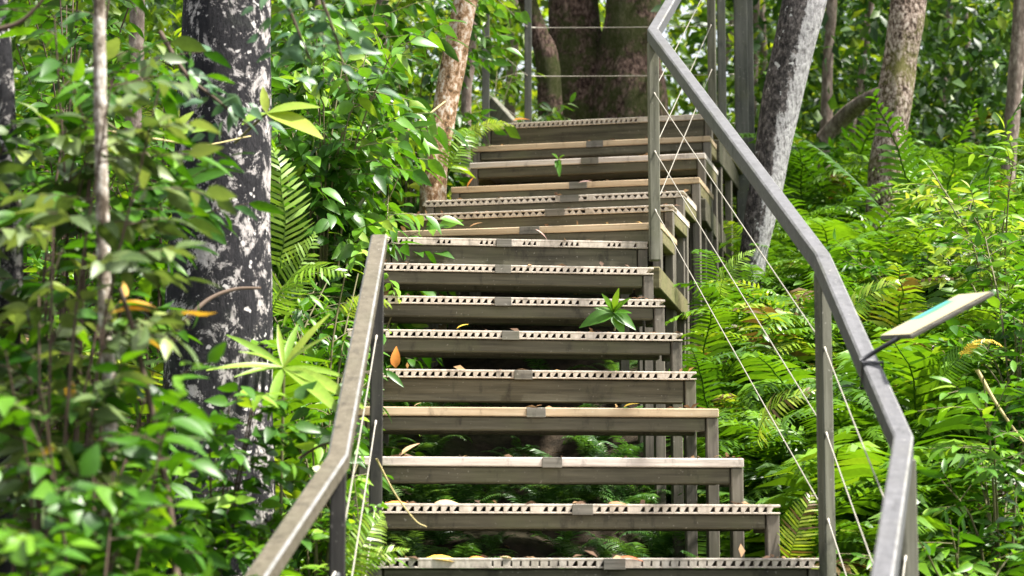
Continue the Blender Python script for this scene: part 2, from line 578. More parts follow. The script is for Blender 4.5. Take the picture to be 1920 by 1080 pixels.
step_objs = []
DNAME = {'plain': 'plain', 'rib': 'ribbed', 'zig': 'zigzag ribbed', 'gap': 'patchily grooved', 'slit': 'slit and grooved', 'ribtop': 'ribbed top'}
for si, (yL, yR, xL, xR, d, rot, kind, dm, bh, clip, D) in enumerate(STEPS):
    cxp = (xL + xR) / 2
    c = P(cxp, (yL + yR) / 2, d)
    th = math.radians(rot)
    # width so that the far ends land at xL and xR
    ca, sa = math.cos(th), math.sin(th)

    def edge(px):
        k = (px - CX) / F
        q = P(px, (yL + yR) / 2, d)
        k = q[0] / q[1]
        return (k * c[1] - c[0]) / (ca - k * sa)
    a0, a1 = edge(xL), edge(xR)
    W = a1 - a0
    c = c + np.array([ca, sa, 0]) * (a0 + a1) / 2
    o = link('step', deck_mesh(kind, W, D, si), M[dm], stair, Vector(c - SO), th)
    o['label'] = {'deck_tan': 'tan ', 'deck_grey': 'pinkish grey ', 'deck_pale': 'pale '}[dm] + DNAME[kind] + ' step board'
    step_objs.append((c, th, W, D, bh))
    # beams
    h = Hard()
    z1 = -TH - .002
    lw = .040
    h.box(-W / 2 + lw + .003, W / 2 - lw - .003, .010, .052, z1 - bh, z1, .004)
    link('front_beam', h.mesh('front_beam'), M['beam'], o)
    h = Hard()
    h.box(-W / 2 + lw + .003, W / 2 - lw - .003, D - .06, D - .02, z1 - .045, z1, .004)
    link('rear_beam', h.mesh('rear_beam'), M['beam'], o)
    for sgn in (-1, 1):
        h = Hard()
        xe = sgn * (W / 2 - .02)
        h.box(xe - .018, xe + .018, .056, D - .064, z1 - .052, z1, .003)
        link('side_bearer', h.mesh('side_bearer'), M['mossbeam'] if si > 8 else M['beam'], o)
        for yy in ([.012] if si < 8 else [.012, D - .06] if si < 15 else [.012, .8, D - .06]):
            lx, ly = xe, yy + .02
            wx = c[0] + ca * lx - sa * ly
            wy = c[1] + sa * lx + ca * ly
            zb = float(T(wx, wy)) - .08 - c[2]
            h = Hard()
            h.box(xe - .019, xe + .019, yy - .006, yy + .034, min(zb, z1 - .1), z1 - .0005, .003)
            link('leg', h.mesh('leg'), M['leg'], o)
    if clip:
        q = P(clip, (yL + yR) / 2, d)
        k = q[0] / q[1]
        cc = P(cxp, (yL + yR) / 2, d)
        lx = (k * cc[1] - cc[0]) / (ca - k * sa) - (a0 + a1) / 2
        h = Hard()
        ww = .031 if si < 9 else .044
        h.box(lx - ww, lx + ww, -.006, -.0005, -TH - .004, -.0005, .0012)
        link('nosing_clip', h.mesh('nosing_clip'), M['clip'], o)


# bearers of the upper flight (level timbers running back beneath the step ends)
def beam_between(name, a, b, w, hgt, mat, parent=stair, off=SO):
    a, b = np.asarray(a), np.asarray(b)
    t = b - a
    L = np.linalg.norm(t)
    q = Vector(t).to_track_quat('Y', 'Z')
    h = Hard()
    h.box(-w / 2, w / 2, 0, L, -hgt, 0, .004)
    o = link(name, h.mesh(name), mat, parent, Vector(a - off))
    o.rotation_mode = 'QUATERNION'
    o.rotation_quaternion = q
    return o


beam_between('bearer', P(1226, 500, 8.55), P(1282, 566, 9.75), .05, .09, M['mossbeam'])
beam_between('bearer', P(1314, 372, 10.1), P(1352, 440, 11.5), .05, .11, M['beam'])
beam_between('bearer', P(1340, 262, 10.9), P(1385, 330, 12.6), .05, .12, M['beam'])


# handrails: square section swept along a line with mitred corners
def rail_mesh(name, pts, w, hgt):
    pts = [Vector(p) for p in pts]
    n = len(pts)
    segs = [(pts[k + 1] - pts[k]).normalized() for k in range(n - 1)]
    ch = .005
    prof = [(-w / 2 + ch, hgt / 2), (w / 2 - ch, hgt / 2), (w / 2, hgt / 2 - ch), (w / 2, -hgt / 2 + ch), (w / 2 - ch, -hgt / 2), (-w / 2 + ch, -hgt / 2), (-w / 2, -hgt / 2 + ch), (-w / 2, hgt / 2 - ch)]
    bm = bmesh.new()
    rings = []

    def frame(t):
        s = t.cross(Vector((0, 0, 1))).normalized()
        return s, s.cross(t).normalized()
    for k in range(n):
        if k == 0 or k == n - 1:
            t = segs[0] if k == 0 else segs[-1]
            s, u = frame(t)
            rings.append([bm.verts.new(pts[k] + s * x + u * z) for x, z in prof])
        else:
            ta, tb = segs[k - 1], segs[k]
            nrm = (ta + tb).normalized()
            s, u = frame(ta)
            s2, u2 = frame(tb)
            ring = []
            for x, z in prof:
                p = pts[k] + s * x + u * z
                p1 = p + ta * ((pts[k] - p).dot(nrm) / ta.dot(nrm))
                p = pts[k] + s2 * x + u2 * z
                p2 = p + tb * ((pts[k] - p).dot(nrm) / tb.dot(nrm))
                ring.append(bm.verts.new((p1 + p2) / 2))
            rings.append(ring)
    m_ = len(prof)
    for k in range(n - 1):
        for q in range(m_):
            f = bm.faces.new((rings[k][q], rings[k][(q + 1) % m_], rings[k + 1][(q + 1) % m_], rings[k + 1][q]))
            f.material_index = 1 if q in (1, 7) else 0     # rubbed upper arrises
    bm.faces.new(rings[0])
    bm.faces.new(list(reversed(rings[-1])))
    bmesh.ops.recalc_face_normals(bm, faces=bm.faces[:])
    me = bpy.data.meshes.new(name)
    bm.to_mesh(me)
    bm.free()
    return me


def rail_obj(pts, w, hgt, mat, label):
    me = rail_mesh('handrail', [p - SO for p in pts], w, hgt)
    me.materials.append(M[mat])
    me.materials.append(M['worn'])
    o = link('handrail', me, None, stair)
    o['label'] = label
    return o


def post(parent, off, top, zbot, rz, w=.044, dp=.044, mat='post', bolts=()):
    h = Hard()
    L = top[2] - zbot
    h.box(-w / 2, w / 2, -dp / 2, dp / 2, -L, 0, .003)
    o = link('post', h.mesh('post'), M[mat], parent, Vector(np.asarray(top) - off), rz)
    return o


def cable(parent, off, a, b, r=.0020, sag=.004):
    a, b = np.asarray(a) - off, np.asarray(b) - off
    L_ = np.linalg.norm(b - a)
    e_ = .045 / L_
    ts = np.array([0, e_, e_ * 1.1, .2, .4, .6, .8, 1 - e_ * 1.1, 1 - e_, 1])
    pts = a + (b - a) * ts[:, None]
    pts[:, 2] -= sag * 4 * ts * (1 - ts)
    me = mesh_np('cable', *tube(pts, [r * 1.9, r * 1.9] + [r] * 6 + [r * 1.9, r * 1.9], 6), smooth=True)
    return link('cable', me, M['wire'], parent)


# right-hand rail (world points of the rail's centre line)
R0 = P(1332, -118, 11.0)
R1 = P(1224, 66, 8.5)
R2 = P(1541, 492, 6.0)
R3 = P(1694, 838, 4.8)
R4 = P(1648, 1150, 4.0)
R5 = P(1500, 1560, 3.3)
rail_r = rail_obj((R0, R1, R2, R3, R4, R5), .044, .058, 'rail', 'silver grey square handrail zigzagging along the fern side')
L0 = P(708, 470, 6.0)
L1 = P(634, 866, 4.75)
L2 = P(484, 1090, 4.1)
L3 = P(250, 1440, 3.5)
rail_l = rail_obj((P(711, 452, 6.06), L1, L2, L3), .046, .040, 'rail_brown', 'brown grey square handrail half overgrown by leaves')


def below(p, dz):
    q = np.array(p, float)
    q[2] -= dz
    return q


pr = [(R0, step_objs[15][0][2], -.2), (R1, step_objs[8][0][2] - .08, .1), (R2, step_objs[0][0][2] - .3, .35), (R3, R3[2] - .95, .2), (R4, R4[2] - .95, .2), (R5, R5[2] - .95, .2)]
for p, zb, rz in pr:
    post(rail_r, SO, below(p, .028), zb, rz, .033 if p is R2 else .042)
for a, b in ((R0, R1), (R1, R2), (R2, R3), (R3, R4), (R4, R5)):
    for k in (.235, .475, .715):
        cable(rail_r, SO, below(a, k), below(b, k))
for p, zb, rz in ((L0, step_objs[0][0][2] - .35, .1), (L1, L1[2] - .95, .1), (L2, L2[2] - .95, .1), (L3, L3[2] - .95, .1)):
    po = post(rail_l, SO, below(p, .022), zb, rz, .036, .044, 'post_dark')
    if p is L1:
        h = Hard()
        h.box(-.007, .007, -.026, -.0225, -.235, -.221, .003)
        link('bolt', h.mesh('bolt'), M['bolt'], po)
for a, b in ((L0, L1), (L1, L2), (L2, L3)):
    for k in (.235, .475, .715):
        cable(rail_l, SO, below(a, k), below(b, k))

# railing of the top landing: posts, a rail out of the picture, three cables
za = step_objs[15][0][2]
q1, q2, q3, q4, q5 = P(911, 20, 11.7), P(990, 20, 12.6), P(1352, 20, 12.0), P(1388, 20, 12.3), P(1372, 20, 12.7)
tops = []
for q in (q1, q2, q3, q4):
    q = np.array(q)
    q[2] = za + 1.2
    tops.append(q)
rail_t = rail_obj((tops[0], tops[1], tops[3] + np.array([0, .25, 0]), tops[2]), .046, .05, 'rail', 'grey handrail round the top landing')
for q, w in ((tops[0], .042), (tops[1], .044), (tops[2], .045), (tops[3], .075), (tops[3] + np.array([0.065, .2, 0]), .06)):
    post(rail_t, SO, below(q, .026), za - .02 if w < .06 else float(T(q[0], q[1])) - .1, 0, w, .05, 'post_mid')
for a, b in ((tops[0], tops[1]), (tops[1], tops[3] + np.array([0, .25, 0]))):
    for k in (.32, .62, .92):
        cable(rail_t, SO, below(a, k), below(b, k), .0022)
beam_between('stringer', P(926, 182, 11.75), P(966, 226, 11.6), .04, .09, M['post'])

# ------------------------------------------------------------------ information panel held by the rail
A_, B_, C_, D_ = P(1669, 621, 5.28), P(1706, 629, 5.05), P(1862, 547, 5.07), P(1822, 544, 5.30)
u = C_ - B_
Lu = np.linalg.norm(u)
u /= Lu
v = (A_ - B_)
v -= u * np.dot(u, v)
Lv = np.linalg.norm(v)
v /= Lv
w = np.cross(u, v)
sg = empty('information_panel', B_)
tag(sg, 'tilted cream information panel with teal printed band on a black stalk clamped to the handrail', 'sign')
RM = Matrix((Vector(u), Vector(v), Vector(w))).transposed().to_4x4()
h = Hard()
h.box(0, Lu, 0, Lv, -.010, 0, .002, RM)
mm, nt = new_mat('printed_panel')
b = NB(nt)
gco = b.n('ShaderNodeTexCoord').outputs['Generated']
at = b.n('ShaderNodeAttribute', attribute_name='band')
nz = b.noise(b.objco(), 18, 4)
s_ = b.n('ShaderNodeMath', operation='MULTIPLY_ADD')
b.l(nz, s_.inputs[0])
s_.inputs[1].default_value = .25
b.l(at.outputs['Fac'], s_.inputs[2])
colp = b.ramp(s_.outputs[0], [(.0, (.44, .38, .24)), (.62, (.46, .40, .26)), (.72, (.24, .36, .22)), (.9, (.06, .24, .17)), (1.0, (.08, .36, .34))])
b.finish(colp, .35, None, .5)
pm = h.mesh('panel')
a = pm.attributes.new('band', 'FLOAT', 'POINT')
RI = RM.to_3x3().inverted()
# a finer top sheet carries the print
po = link('board', pm, M['clip'], sg)
nu, nv = 24, 12
US, VS = np.meshgrid(np.linspace(.003, Lu - .003, nu), np.linspace(.003, Lv - .003, nv))
PV = US[..., None] * u + VS[..., None] * v + w * .0025
i, j = np.meshgrid(np.arange(nv - 1), np.arange(nu - 1), indexing='ij')
Q = np.stack([i * nu + j, i * nu + j + 1, (i + 1) * nu + j + 1, (i + 1) * nu + j], -1).reshape(-1, 4)
bandv = np.where((US / Lu > .36) & (US / Lu < .86), VS / Lv * 1.12 - .12, VS / Lv * .45)
link('printed_sheet', mesh_np('printed_sheet', PV.reshape(-1, 3), Q, vattr=('band', bandv.ravel())), mm, sg)
a0 = P(1614, 676, 5.2)
st = np.array([a0, P(1650, 654, 5.18), P(1694, 629, 5.14)]) - B_
link('stalk', mesh_np('stalk', *tube(st, .006, 8), smooth=True), M['stalk'], sg)
# clamp band round the rail
tt = (R3 - R2) / np.linalg.norm(R3 - R2)
kk = (a0[1] - R2[1]) / tt[1]
cpt = R2 + tt * kk
s_v = np.cross(tt, [0, 0, 1.0])
s_v /= np.linalg.norm(s_v)
u_v = np.cross(s_v, tt)
bm = bmesh.new()
ring = []
for ex in (-.006, .006):
    for sc_ in (1.06, 1.16):
        ring.append([bm.verts.new(Vector(cpt - B_ + tt * ex + s_v * x * .023 * sc_ + u_v * z * .031 * sc_)) for x, z in ((-1, -1), (1, -1), (1, 1), (-1, 1))])
for q in range(4):
    r = (q + 1) % 4
    for A2, B2 in ((0, 1), (1, 3), (3, 2), (2, 0)):
        bm.faces.new((ring[A2][q], ring[A2][r], ring[B2][r], ring[B2][q]))
bmesh.ops.recalc_face_normals(bm, faces=bm.faces[:])
me = bpy.data.meshes.new('clamp')
bm.to_mesh(me)
bm.free()
link('clamp', me, M['stalk'], sg)


# ------------------------------------------------------------------ leaves
def leaf_tpl(nl=4, w=.42, fold=.28, curl=.22, shape='ovate', petiole=.0):
    t = np.linspace(0, 1, nl + 1)
    if shape == 'ovate':
        wd = np.sin(np.pi * t ** .75) ** .85 * (1 - .25 * t)
    elif shape == 'lance':
        wd = np.sin(np.pi * t ** .85) ** .8
    else:
        wd = np.minimum(1, t * 6) ** .7 * (1 - t ** 3) ** .8
    wd = np.maximum(wd * w / 2, .012)
    V, Q = [], []
    for k in range(nl + 1):
        z = -curl * t[k] ** 2
        V += [(-wd[k], t[k], z + fold * wd[k]), (0, t[k], z), (wd[k], t[k], z + fold * wd[k])]
    for k in range(nl):
        a = 3 * k
        Q += [(a, a + 1, a + 4, a + 3), (a + 1, a + 2, a + 5, a + 4)]
    return np.array(V, float), np.array(Q)


def frames(dirs, roll=.5, up=(0, 0, 1), rs=RS):
    d = np.asarray(dirs, float)
    d = d / (np.linalg.norm(d, axis=1)[:, None] + 1e-9)
    upv = np.tile(np.asarray(up, float), (len(d), 1)) + rs.normal(0, roll, (len(d), 3))
    x = np.cross(d, upv)
    x /= np.linalg.norm(x, axis=1)[:, None] + 1e-9
    z = np.cross(x, d)
    return np.stack([x, d, z], -1)


LEAF = {
    'ovate': leaf_tpl(5, .52, .25, .22), 'ovate_s': leaf_tpl(3, .52, .25, .2), 'lance': leaf_tpl(5, .30, .3, .25, 'lance'),
    'lance_s': leaf_tpl(3, .32, .3, .2, 'lance'), 'strap': leaf_tpl(8, .15, .5, .45, 'strap'), 'round': leaf_tpl(4, .75, .2, .2),
    'far': leaf_tpl(2, .5, .2, .2, 'lance'),
}


def frond_tpl(seed, npin=24, plen=.2, pw=.034, arch=1.0, start=70):
    """one fern frond of length 1: arching rachis with strap leaflets"""
    rs = np.random.RandomState(seed)
    t = np.linspace(0, 1, npin + 1)
    ang = np.radians(start) - arch * np.radians(100) * t ** 1.25
    stp = 1.0 / npin
    y = np.concatenate([[0], np.cumsum(np.cos(ang[:-1]) * stp)])
    z = np.concatenate([[0], np.cumsum(np.sin(ang[:-1]) * stp)])
    side = np.cumsum(rs.normal(0, .006, npin + 1))
    pts = np.stack([side, y, z], -1)
    acc = Acc()
    V, Q = tube(pts[::2], np.linspace(.0065, .002, len(pts[::2])), 3, False)
    acc.add(V, Q, .3)
    for k in range(2, npin + 1):
        tk = t[k]
        ln = plen * (math.sin(math.pi * min(1, (.16 + .84 * tk) ** .8)) ** .75 + .05) if tk < 1 else .04
        tan = np.array([0, math.cos(ang[k]), math.sin(ang[k])])
        nrm = np.array([0, -math.sin(ang[k]), math.cos(ang[k])])
        for s in (-1, 1):
            if rs.rand() < .03:
                continue
            dr = np.array([s, 0, 0]) + tan * (.28 + .5 * tk) + nrm * rs.normal(.05, .07)
            dr /= np.linalg.norm(dr)
            l_ = ln * rs.uniform(.9, 1.08)
            wv = tan * pw * .5
            p = pts[k] + tan * (0 if s > 0 else stp * .5)
            droop = nrm * -.22 * l_ + np.array([0, 0, -.10 * l_])
            tw = nrm * pw * .25 * rs.normal(0, 1)
            a, b_, c_ = p, p + dr * l_ * .55 + droop * .22, p + dr * l_ + droop
            acc.add([a - wv * .9, a + wv * .9, b_ + wv + tw, b_ - wv - tw, c_ + wv * .15, c_ - wv * .15], [(0, 1, 2, 3), (3, 2, 4, 5)], rs.uniform(.4, .6))
    return np.concatenate(acc.V), np.concatenate(acc.Q), np.concatenate(acc.R) - .5


FROND = [frond_tpl(k, n_, pl, pw_, ar, stt) for k, (n_, pl, pw_, ar, stt) in enumerate([(30, .17, .020, .9, 72), (32, .15, .019, 1.05, 78), (28, .19, .022, .75, 66), (34, .16, .018, 1.2, 82)])]
FROND_BIG = [frond_tpl(20 + k, n_, pl, pw_, ar, stt) for k, (n_, pl, pw_, ar, stt) in enumerate([(23, .25, .029, .8, 68), (24, .23, .028, 1.0, 75)])]


FROND_UP = [frond_tpl(30, 36, .12, .017, .28, 84), frond_tpl(31, 34, .13, .018, .36, 80)]


def on_stairs(x, y):
    return 5.7 < y < 13 and np.interp(y, [5.7, 7, 8.5, 9, 10, 11, 13], [-.42, -.55, -.62, -.5, -.42, -.2, -.1]) < x < np.interp(y, [5.7, 6, 7.5, 8.5, 10, 12, 13], [.9, .9, .6, .58, .85, 1.15, 1.25])


def fern_arrays(acc, base, size, n, seed, big=False, lean=None, rnd0=None, spread=1.0, world=None):
    rs = np.random.RandomState(seed)
    fr = FROND_UP if big == 'up' else FROND_BIG if big else FROND
    for k in range(n):
        az = 2 * math.pi * (k + rs.uniform(-.35, .35)) / n
        if lean is not None and rs.rand() < .55:
            az = lean + rs.normal(0, .5)
        tilt = rs.normal(-.08, .18) * spread
        R = Matrix.Rotation(az, 3, 'Z') @ Matrix.Rotation(tilt, 3, 'X') @ Matrix.Rotation(rs.normal(0, .15), 3, 'Y')
        s = size * rs.uniform(.65, 1.1)
        r = rs.beta(2, 2.2) if rnd0 is None else np.clip(rnd0 + rs.normal(0, .15), 0, 1)
        if world is not None and any(on_stairs(world[0] - math.sin(az) * s * q, world[1] + math.cos(az) * s * q) for q in (.3, .55, .75)):
            continue                           # fronds that would grow through the steps are gone
        acc.scatter(fr[rs.randint(len(fr))], np.array([base]), np.array(R)[None], np.array([s]), [r])


def fern_thing(base, size, n, seed, label, big=False, lean=None, rnd0=None, mat='fern', group='ferns beside the staircase', spread=1.0):
    acc = Acc()
    fern_arrays(acc, np.zeros(3), size, n, seed, big, lean, rnd0, spread, base)
    o = link('fern', acc.mesh('fern'), M[mat], None, Vector(base))
    return tag(o, label, 'fern', group)


def shrub_arrays(acc, sacc, base, H, spread, nst, twigs, lpt, leaf, ls, seed, lean=(0, 0), droop=.35, rmean=None, zmin=.25, roll=.55, stem_r=.006, flat=1.0):
    rs = np.random.RandomState(seed)
    pos, dirs, scs, rn = [], [], [], []
    for k in range(nst):
        az = rs.uniform(0, 2 * math.pi)
        out = np.array([math.cos(az), math.sin(az) * flat, 0])
        p0 = base + out * spread * .12 * rs.rand()
        tip = base + out * spread * rs.uniform(.25, 1) + np.array([lean[0], lean[1], H * rs.uniform(.55, 1)])
        mid = p0 * .5 + tip * .5 + np.array([0, 0, H * .16]) - out * spread * .15
        cp = curve_pts([p0, mid, tip], 9)
        V, Q = tube(cp, np.linspace(stem_r, stem_r * .4, 9), 5, False)
        sacc.add(V, Q)
        srn = rs.uniform(-.22, .22)
        for q in range(twigs):
            tq = rs.uniform(zmin, 1)
            i0 = min(7, int(tq * 8))
            a = cp[i0] + (cp[i0 + 1] - cp[i0]) * (tq * 8 - i0)
            td = rs.normal(0, 1, 3) + out * .7
            td[2] = abs(td[2]) * .6
            td /= np.linalg.norm(td)
            tl = rs.uniform(.5, 1) * ls * lpt * .42
            e = a + td * tl + np.array([0, 0, -.12 * tl])
            tp = curve_pts([a, (a + e) / 2 + np.array([0, 0, .06 * tl]), e], 5)
            V, Q = tube(tp, np.linspace(stem_r * .4, stem_r * .2, 5), 3, False)
            sacc.add(V, Q)
            tr = rs.normal(0, .12)
            for m_ in range(lpt):
                tm = (m_ + 1) / lpt
                ii = min(3, int(tm * 4))
                p = tp[ii] + (tp[ii + 1] - tp[ii]) * (tm * 4 - ii)
                ax = np.cross(td, [0, 0, 1])
                ax /= np.linalg.norm(ax) + 1e-6
                s = 1 if m_ % 2 else -1
                dv = ax * s * (1.0 if m_ < lpt - 1 else .1) + td * .75 + rs.normal(0, .25, 3)
                dv /= np.linalg.norm(dv)
                dv[2] -= droop * rs.uniform(.3, 1.5)
                pos.append(p)
                dirs.append(dv)
                scs.append(ls * rs.uniform(.6, 1.15))
                b0 = rs.beta(2, 2.4) if rmean is None else rmean + rs.normal(0, .17)
                rn.append(np.clip(b0 + srn + tr, 0, 1))
    acc.scatter(LEAF[leaf], np.array(pos), frames(dirs, roll, rs=rs), np.array(scs), rn)


def shrub(name, label, cat, base, H, spread, nst, twigs, lpt, leaf, ls, mat, seed, group=None, smat='stem', **kw):
    root = empty(name, Vector(base))
    tag(root, label, cat, group)
    acc, sacc = Acc(), Acc()
    shrub_arrays(acc, sacc, np.zeros(3), H, spread, nst, twigs, lpt, leaf, ls, seed, **kw)
    link('foliage', acc.mesh('foliage'), M[mat], root)
    link('stem', sacc.mesh('stem', True), M[smat], root)
    return root


# ------------------------------------------------------------------ trees
def tree(name, label, path, rad, bark, seed, crown=True, jitter=.08, crown_n=900, crown_r=1.6, leaf='lance_s', ls=.13, mat='forest', group=None, flare=0.0, extra=None, side=None, sides=26):
    """path: list of world control points from the base up; the trunk's top reaches into a crown over the picture"""
    path = np.asarray(path, float)
    base = path[0].copy()
    root = empty(name, Vector(base))
    tag(root, label, 'tree', group)
    cp = curve_pts(path - base, 40)
    s = np.linspace(0, 1, 40)
    r = np.interp(s, np.linspace(0, 1, len(rad)), rad)
    if flare:
        r = r * (1 + flare * np.exp(-s * 18))
    V, Q = tube(cp, r, sides, True, jitter, seed)
    vattr = None
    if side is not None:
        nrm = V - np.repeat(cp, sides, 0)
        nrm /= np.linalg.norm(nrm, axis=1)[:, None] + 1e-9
        vattr = ('side', (nrm @ np.asarray(side)) * .5)  # how far each point faces the flank painted as lit
    link('trunk', mesh_np('trunk', V, Q, None, True, vattr), M['bark_' + bark], root)
    rs = np.random.RandomState(seed + 77)
    if crown:
        top = cp[-1]
        acc, bacc = Acc(), Acc()
        nb = 7
        pos, dirs, rn = [], [], []
        for k in range(nb):
            az = 2 * math.pi * (k + rs.rand() * .6) / nb
            a = cp[rs.randint(28, 39)]
            e = top + np.array([math.cos(az) * crown_r * rs.uniform(.5, 1), math.sin(az) * crown_r * rs.uniform(.5, 1), rs.uniform(.1, 1.3)])
            bp = curve_pts([a, (a + e) / 2 + np.array([0, 0, .25]), e], 10)
            V, Q = tube(bp, np.linspace(rad[-1] * .5, .012, 10), 7, False)
            bacc.add(V, Q)
            m_ = crown_n // nb
            pk = bp[rs.randint(3, 10, m_)] + rs.normal(0, .34, (m_, 3)) * np.array([1, 1, .6])
            pos.append(pk)
            dv = rs.normal(0, 1, (m_, 3))
            dv[:, 2] = dv[:, 2] * .4 - .4
            dirs.append(dv)
            rn.append(np.clip(rs.beta(2, 2.2, m_) + rs.normal(0, .1), 0, 1))
        pos, dirs, rn = np.concatenate(pos), np.concatenate(dirs), np.concatenate(rn)
        acc.scatter(LEAF[leaf], pos, frames(dirs, .6, rs=rs), ls * rs.uniform(.6, 1.2, len(pos)), rn)
        link('crown', acc.mesh('crown'), M[mat], root)
        link('branch', bacc.mesh('branch', True), M['bark_' + bark if side is None else 'bark_thin'], root)
    for (ctrl, rr) in (extra or []):
        c2 = curve_pts(np.asarray(ctrl) - base, 16)
        V, Q = tube(c2, np.interp(np.linspace(0, 1, 16), np.linspace(0, 1, len(rr)), rr), 14, True, jitter, seed + 5)
        va = ('side', np.zeros(len(V))) if side is not None else None
        link('branch', mesh_np('branch', V, Q, None, True, va), M['bark_' + bark], root)
    return root


def gp(px, d, dz=-.1):
    return ground(px, d, dz)


tree('lichen_tree', 'thick black trunk blotched with white and pinkish lichen beside the overgrown handrail', [gp(408, 6.3), P(404, 900, 6.3), P(408, 600, 6.3), P(420, 300, 6.3), P(428, 0, 6.3), P(440, -500, 6.4), P(450, -1100, 6.6)], [.17, .165, .155, .145, .138, .125, .1], 'lichen', 3, crown_n=500, jitter=.06)
tree('slim_tree', 'slim pale grey brown stem standing among dull leaves before the lichen covered trunk', [gp(212, 4.2), P(206, 900, 4.2), P(197, 600, 4.2), P(190, 300, 4.2), P(186, 0, 4.2), P(186, -500, 4.2)], [.017, .0155, .014, .0128, .012, .009], 'slim', 4, crown=False, jitter=.08, sides=14)
tree('mottled_tree', 'slender trunk mottled pink and white, mossy at its base, leaning beside the upper steps', [gp(808, 10.2, -.2), P(813, 340, 10.2), P(830, 220, 10.2), P(852, 110, 10.2), P(874, 0, 10.2), P(905, -180, 10.3), P(920, -420, 10.4)], [.075, .068, .060, .058, .055, .048, .04], 'pink', 5, crown_n=500, jitter=.09)
tree('giant_tree', 'massive dark brown twin trunked tree behind the top landing', [gp(1180, 14.2, -.3), P(1180, 215, 14.2), P(1181, 100, 14.2), P(1186, 0, 14.2), P(1190, -200, 14.3), P(1200, -500, 14.4)], [.36, .27, .215, .19, .182, .15], 'brown', 6, crown_n=900, crown_r=2.4, jitter=.07, flare=.2,
     extra=[([gp(1078, 14.4, -.3), P(1084, 200, 14.4), P(1080, 90, 14.4), P(1074, 0, 14.4), P(1070, -300, 14.5)], [.38, .27, .205, .175, .14]),
            ([gp(1036, 13.9, -.3), P(1030, 150, 13.9), P(1008, 60, 13.9), P(982, -20, 13.9), P(940, -200, 14.0)], [.09, .085, .07, .06, .05])])
tree('leaning_tree', 'leaning trunk, dark brown with the light on one flank painted silvery white, beyond the handrail', [gp(1392, 10.4, -.2), P(1409, 500, 10.4), P(1436, 350, 10.4), P(1466, 190, 10.4), P(1505, 20, 10.4), P(1540, -150, 10.5), P(1600, -450, 10.6)], [.070, .070, .085, .098, .106, .10, .08], 'grey', 7, crown_n=600, jitter=.06, side=(.97, -.22, 0.0))
tree('prop_trunk', 'pale grey leaning stem whose foot shows in the ferns under the handrail', [gp(1396, 9.6, -.25), P(1412, 535, 9.6), P(1436, 455, 9.6), P(1462, 350, 9.7), P(1490, 240, 9.9), P(1522, 130, 10.05), P(1542, 0, 10.2), P(1560, -160, 10.4)], [.035, .036, .038, .042, .050, .055, .055, .04], 'grey', 8, crown=False, jitter=.07, side=(.5, -.5, 0.0)) if False else None
tree('mossy_tree', 'stout rough trunk with pinkish bark and yellow green moss standing behind the ferns', [gp(1652, 11.8, -.25), P(1660, 350, 11.8), P(1672, 240, 11.8), P(1686, 130, 11.8), P(1703, 0, 11.8), P(1716, -200, 11.9), P(1730, -500, 12)], [.105, .10, .10, .098, .096, .09, .07], 'moss', 9, crown_n=700, jitter=.12)
tree('young_tree', 'thin reddish brown trunk standing between the leaning trunk and the mossy trunk', [gp(1545, 13.5, -.2), P(1548, 240, 13.5), P(1552, 120, 13.5), P(1560, 0, 13.5), P(1568, -250, 13.5)], [.045, .04, .036, .035, .03], 'thin', 10, crown_n=300, crown_r=1.1, jitter=.12,
     extra=[([P(1545, 262, 13.5), P(1580, 222, 13.4), P(1625, 186, 13.2), P(1665, 170, 13.0)], [.06, .055, .05, .04])])
tree('young_tree', 'reddish trunk far behind the bright shoots, beside dark foliage', [gp(1886, 12.6, -.2), P(1893, 280, 12.6), P(1903, 160, 12.6), P(1915, 0, 12.6), P(1925, -250, 12.6)], [.05, .047, .045, .043, .035], 'thin', 12, crown_n=300, crown_r=1.1, jitter=.12)
tree('young_tree', 'thin grey stem just behind the mottled pink trunk', [gp(872, 12.4, -.2), P(874, 210, 12.4), P(882, 120, 12.4), P(888, 0, 12.4), P(892, -250, 12.4)], [.03, .03, .028, .027, .02], 'thin', 13, crown_n=200, crown_r=1.0, jitter=.1)
tree('white_tree', 'whitish lichen covered trunk at the picture edge behind the bright bush', [gp(8, 5.0), P(10, 900, 5.0), P(14, 620, 5.0), P(22, 470, 5.0), P(10, 200, 5.0), P(-20, -200, 5.0)], [.036, .033, .03, .028, .026, .02], 'lichen', 14, crown=False, jitter=.1)
for k, (px, d, r, dx) in enumerate([(1408, 15.5, .035, 8), (1436, 16.5, .03, -6), (1612, 16, .028, 6), (1330, 17.5, .03, 40), (1765, 17.5, .04, 12), (1598, 14.6, .022, 30), (1820, 19, .04, -8), (955, 17, .05, 8), (700, 15, .05, 14), (610, 13.5, .03, -12), (250, 10, .04, 6)]):
    lab = ['dark sapling trunk just beside the double landing posts', 'slender black trunk glimpsed between landing posts and leaning trunk', 'dark straight sapling crossing behind the curved bough', 'slanting dark twiggy trunk against the bright gap behind the cables', 'shadowed trunk deep in the forest past the mossy trunk', 'bent thin sapling under the curved bough', 'far dark trunk deep in the shaded foliage', 'dark far trunk between the two thin landing posts', 'dark trunk buried in the vine covered bank', 'dim thin trunk behind the leafy bank near the lichen covered trunk', 'dim trunk behind the dull leaves beside the slim stem'][k]
    tree('sapling', lab, [gp(px, d, -.2), P(px, 250, d), P(px + dx, 60, d), P(px + dx * 1.6, -150, d), P(px + dx * 2, -400, d)], [r * 1.1, r, r * .9, r * .8, r * .6], 'thin', 30 + k, crown_n=160, crown_r=1.2, jitter=.12, group='thin trunks deep in the forest', sides=12)

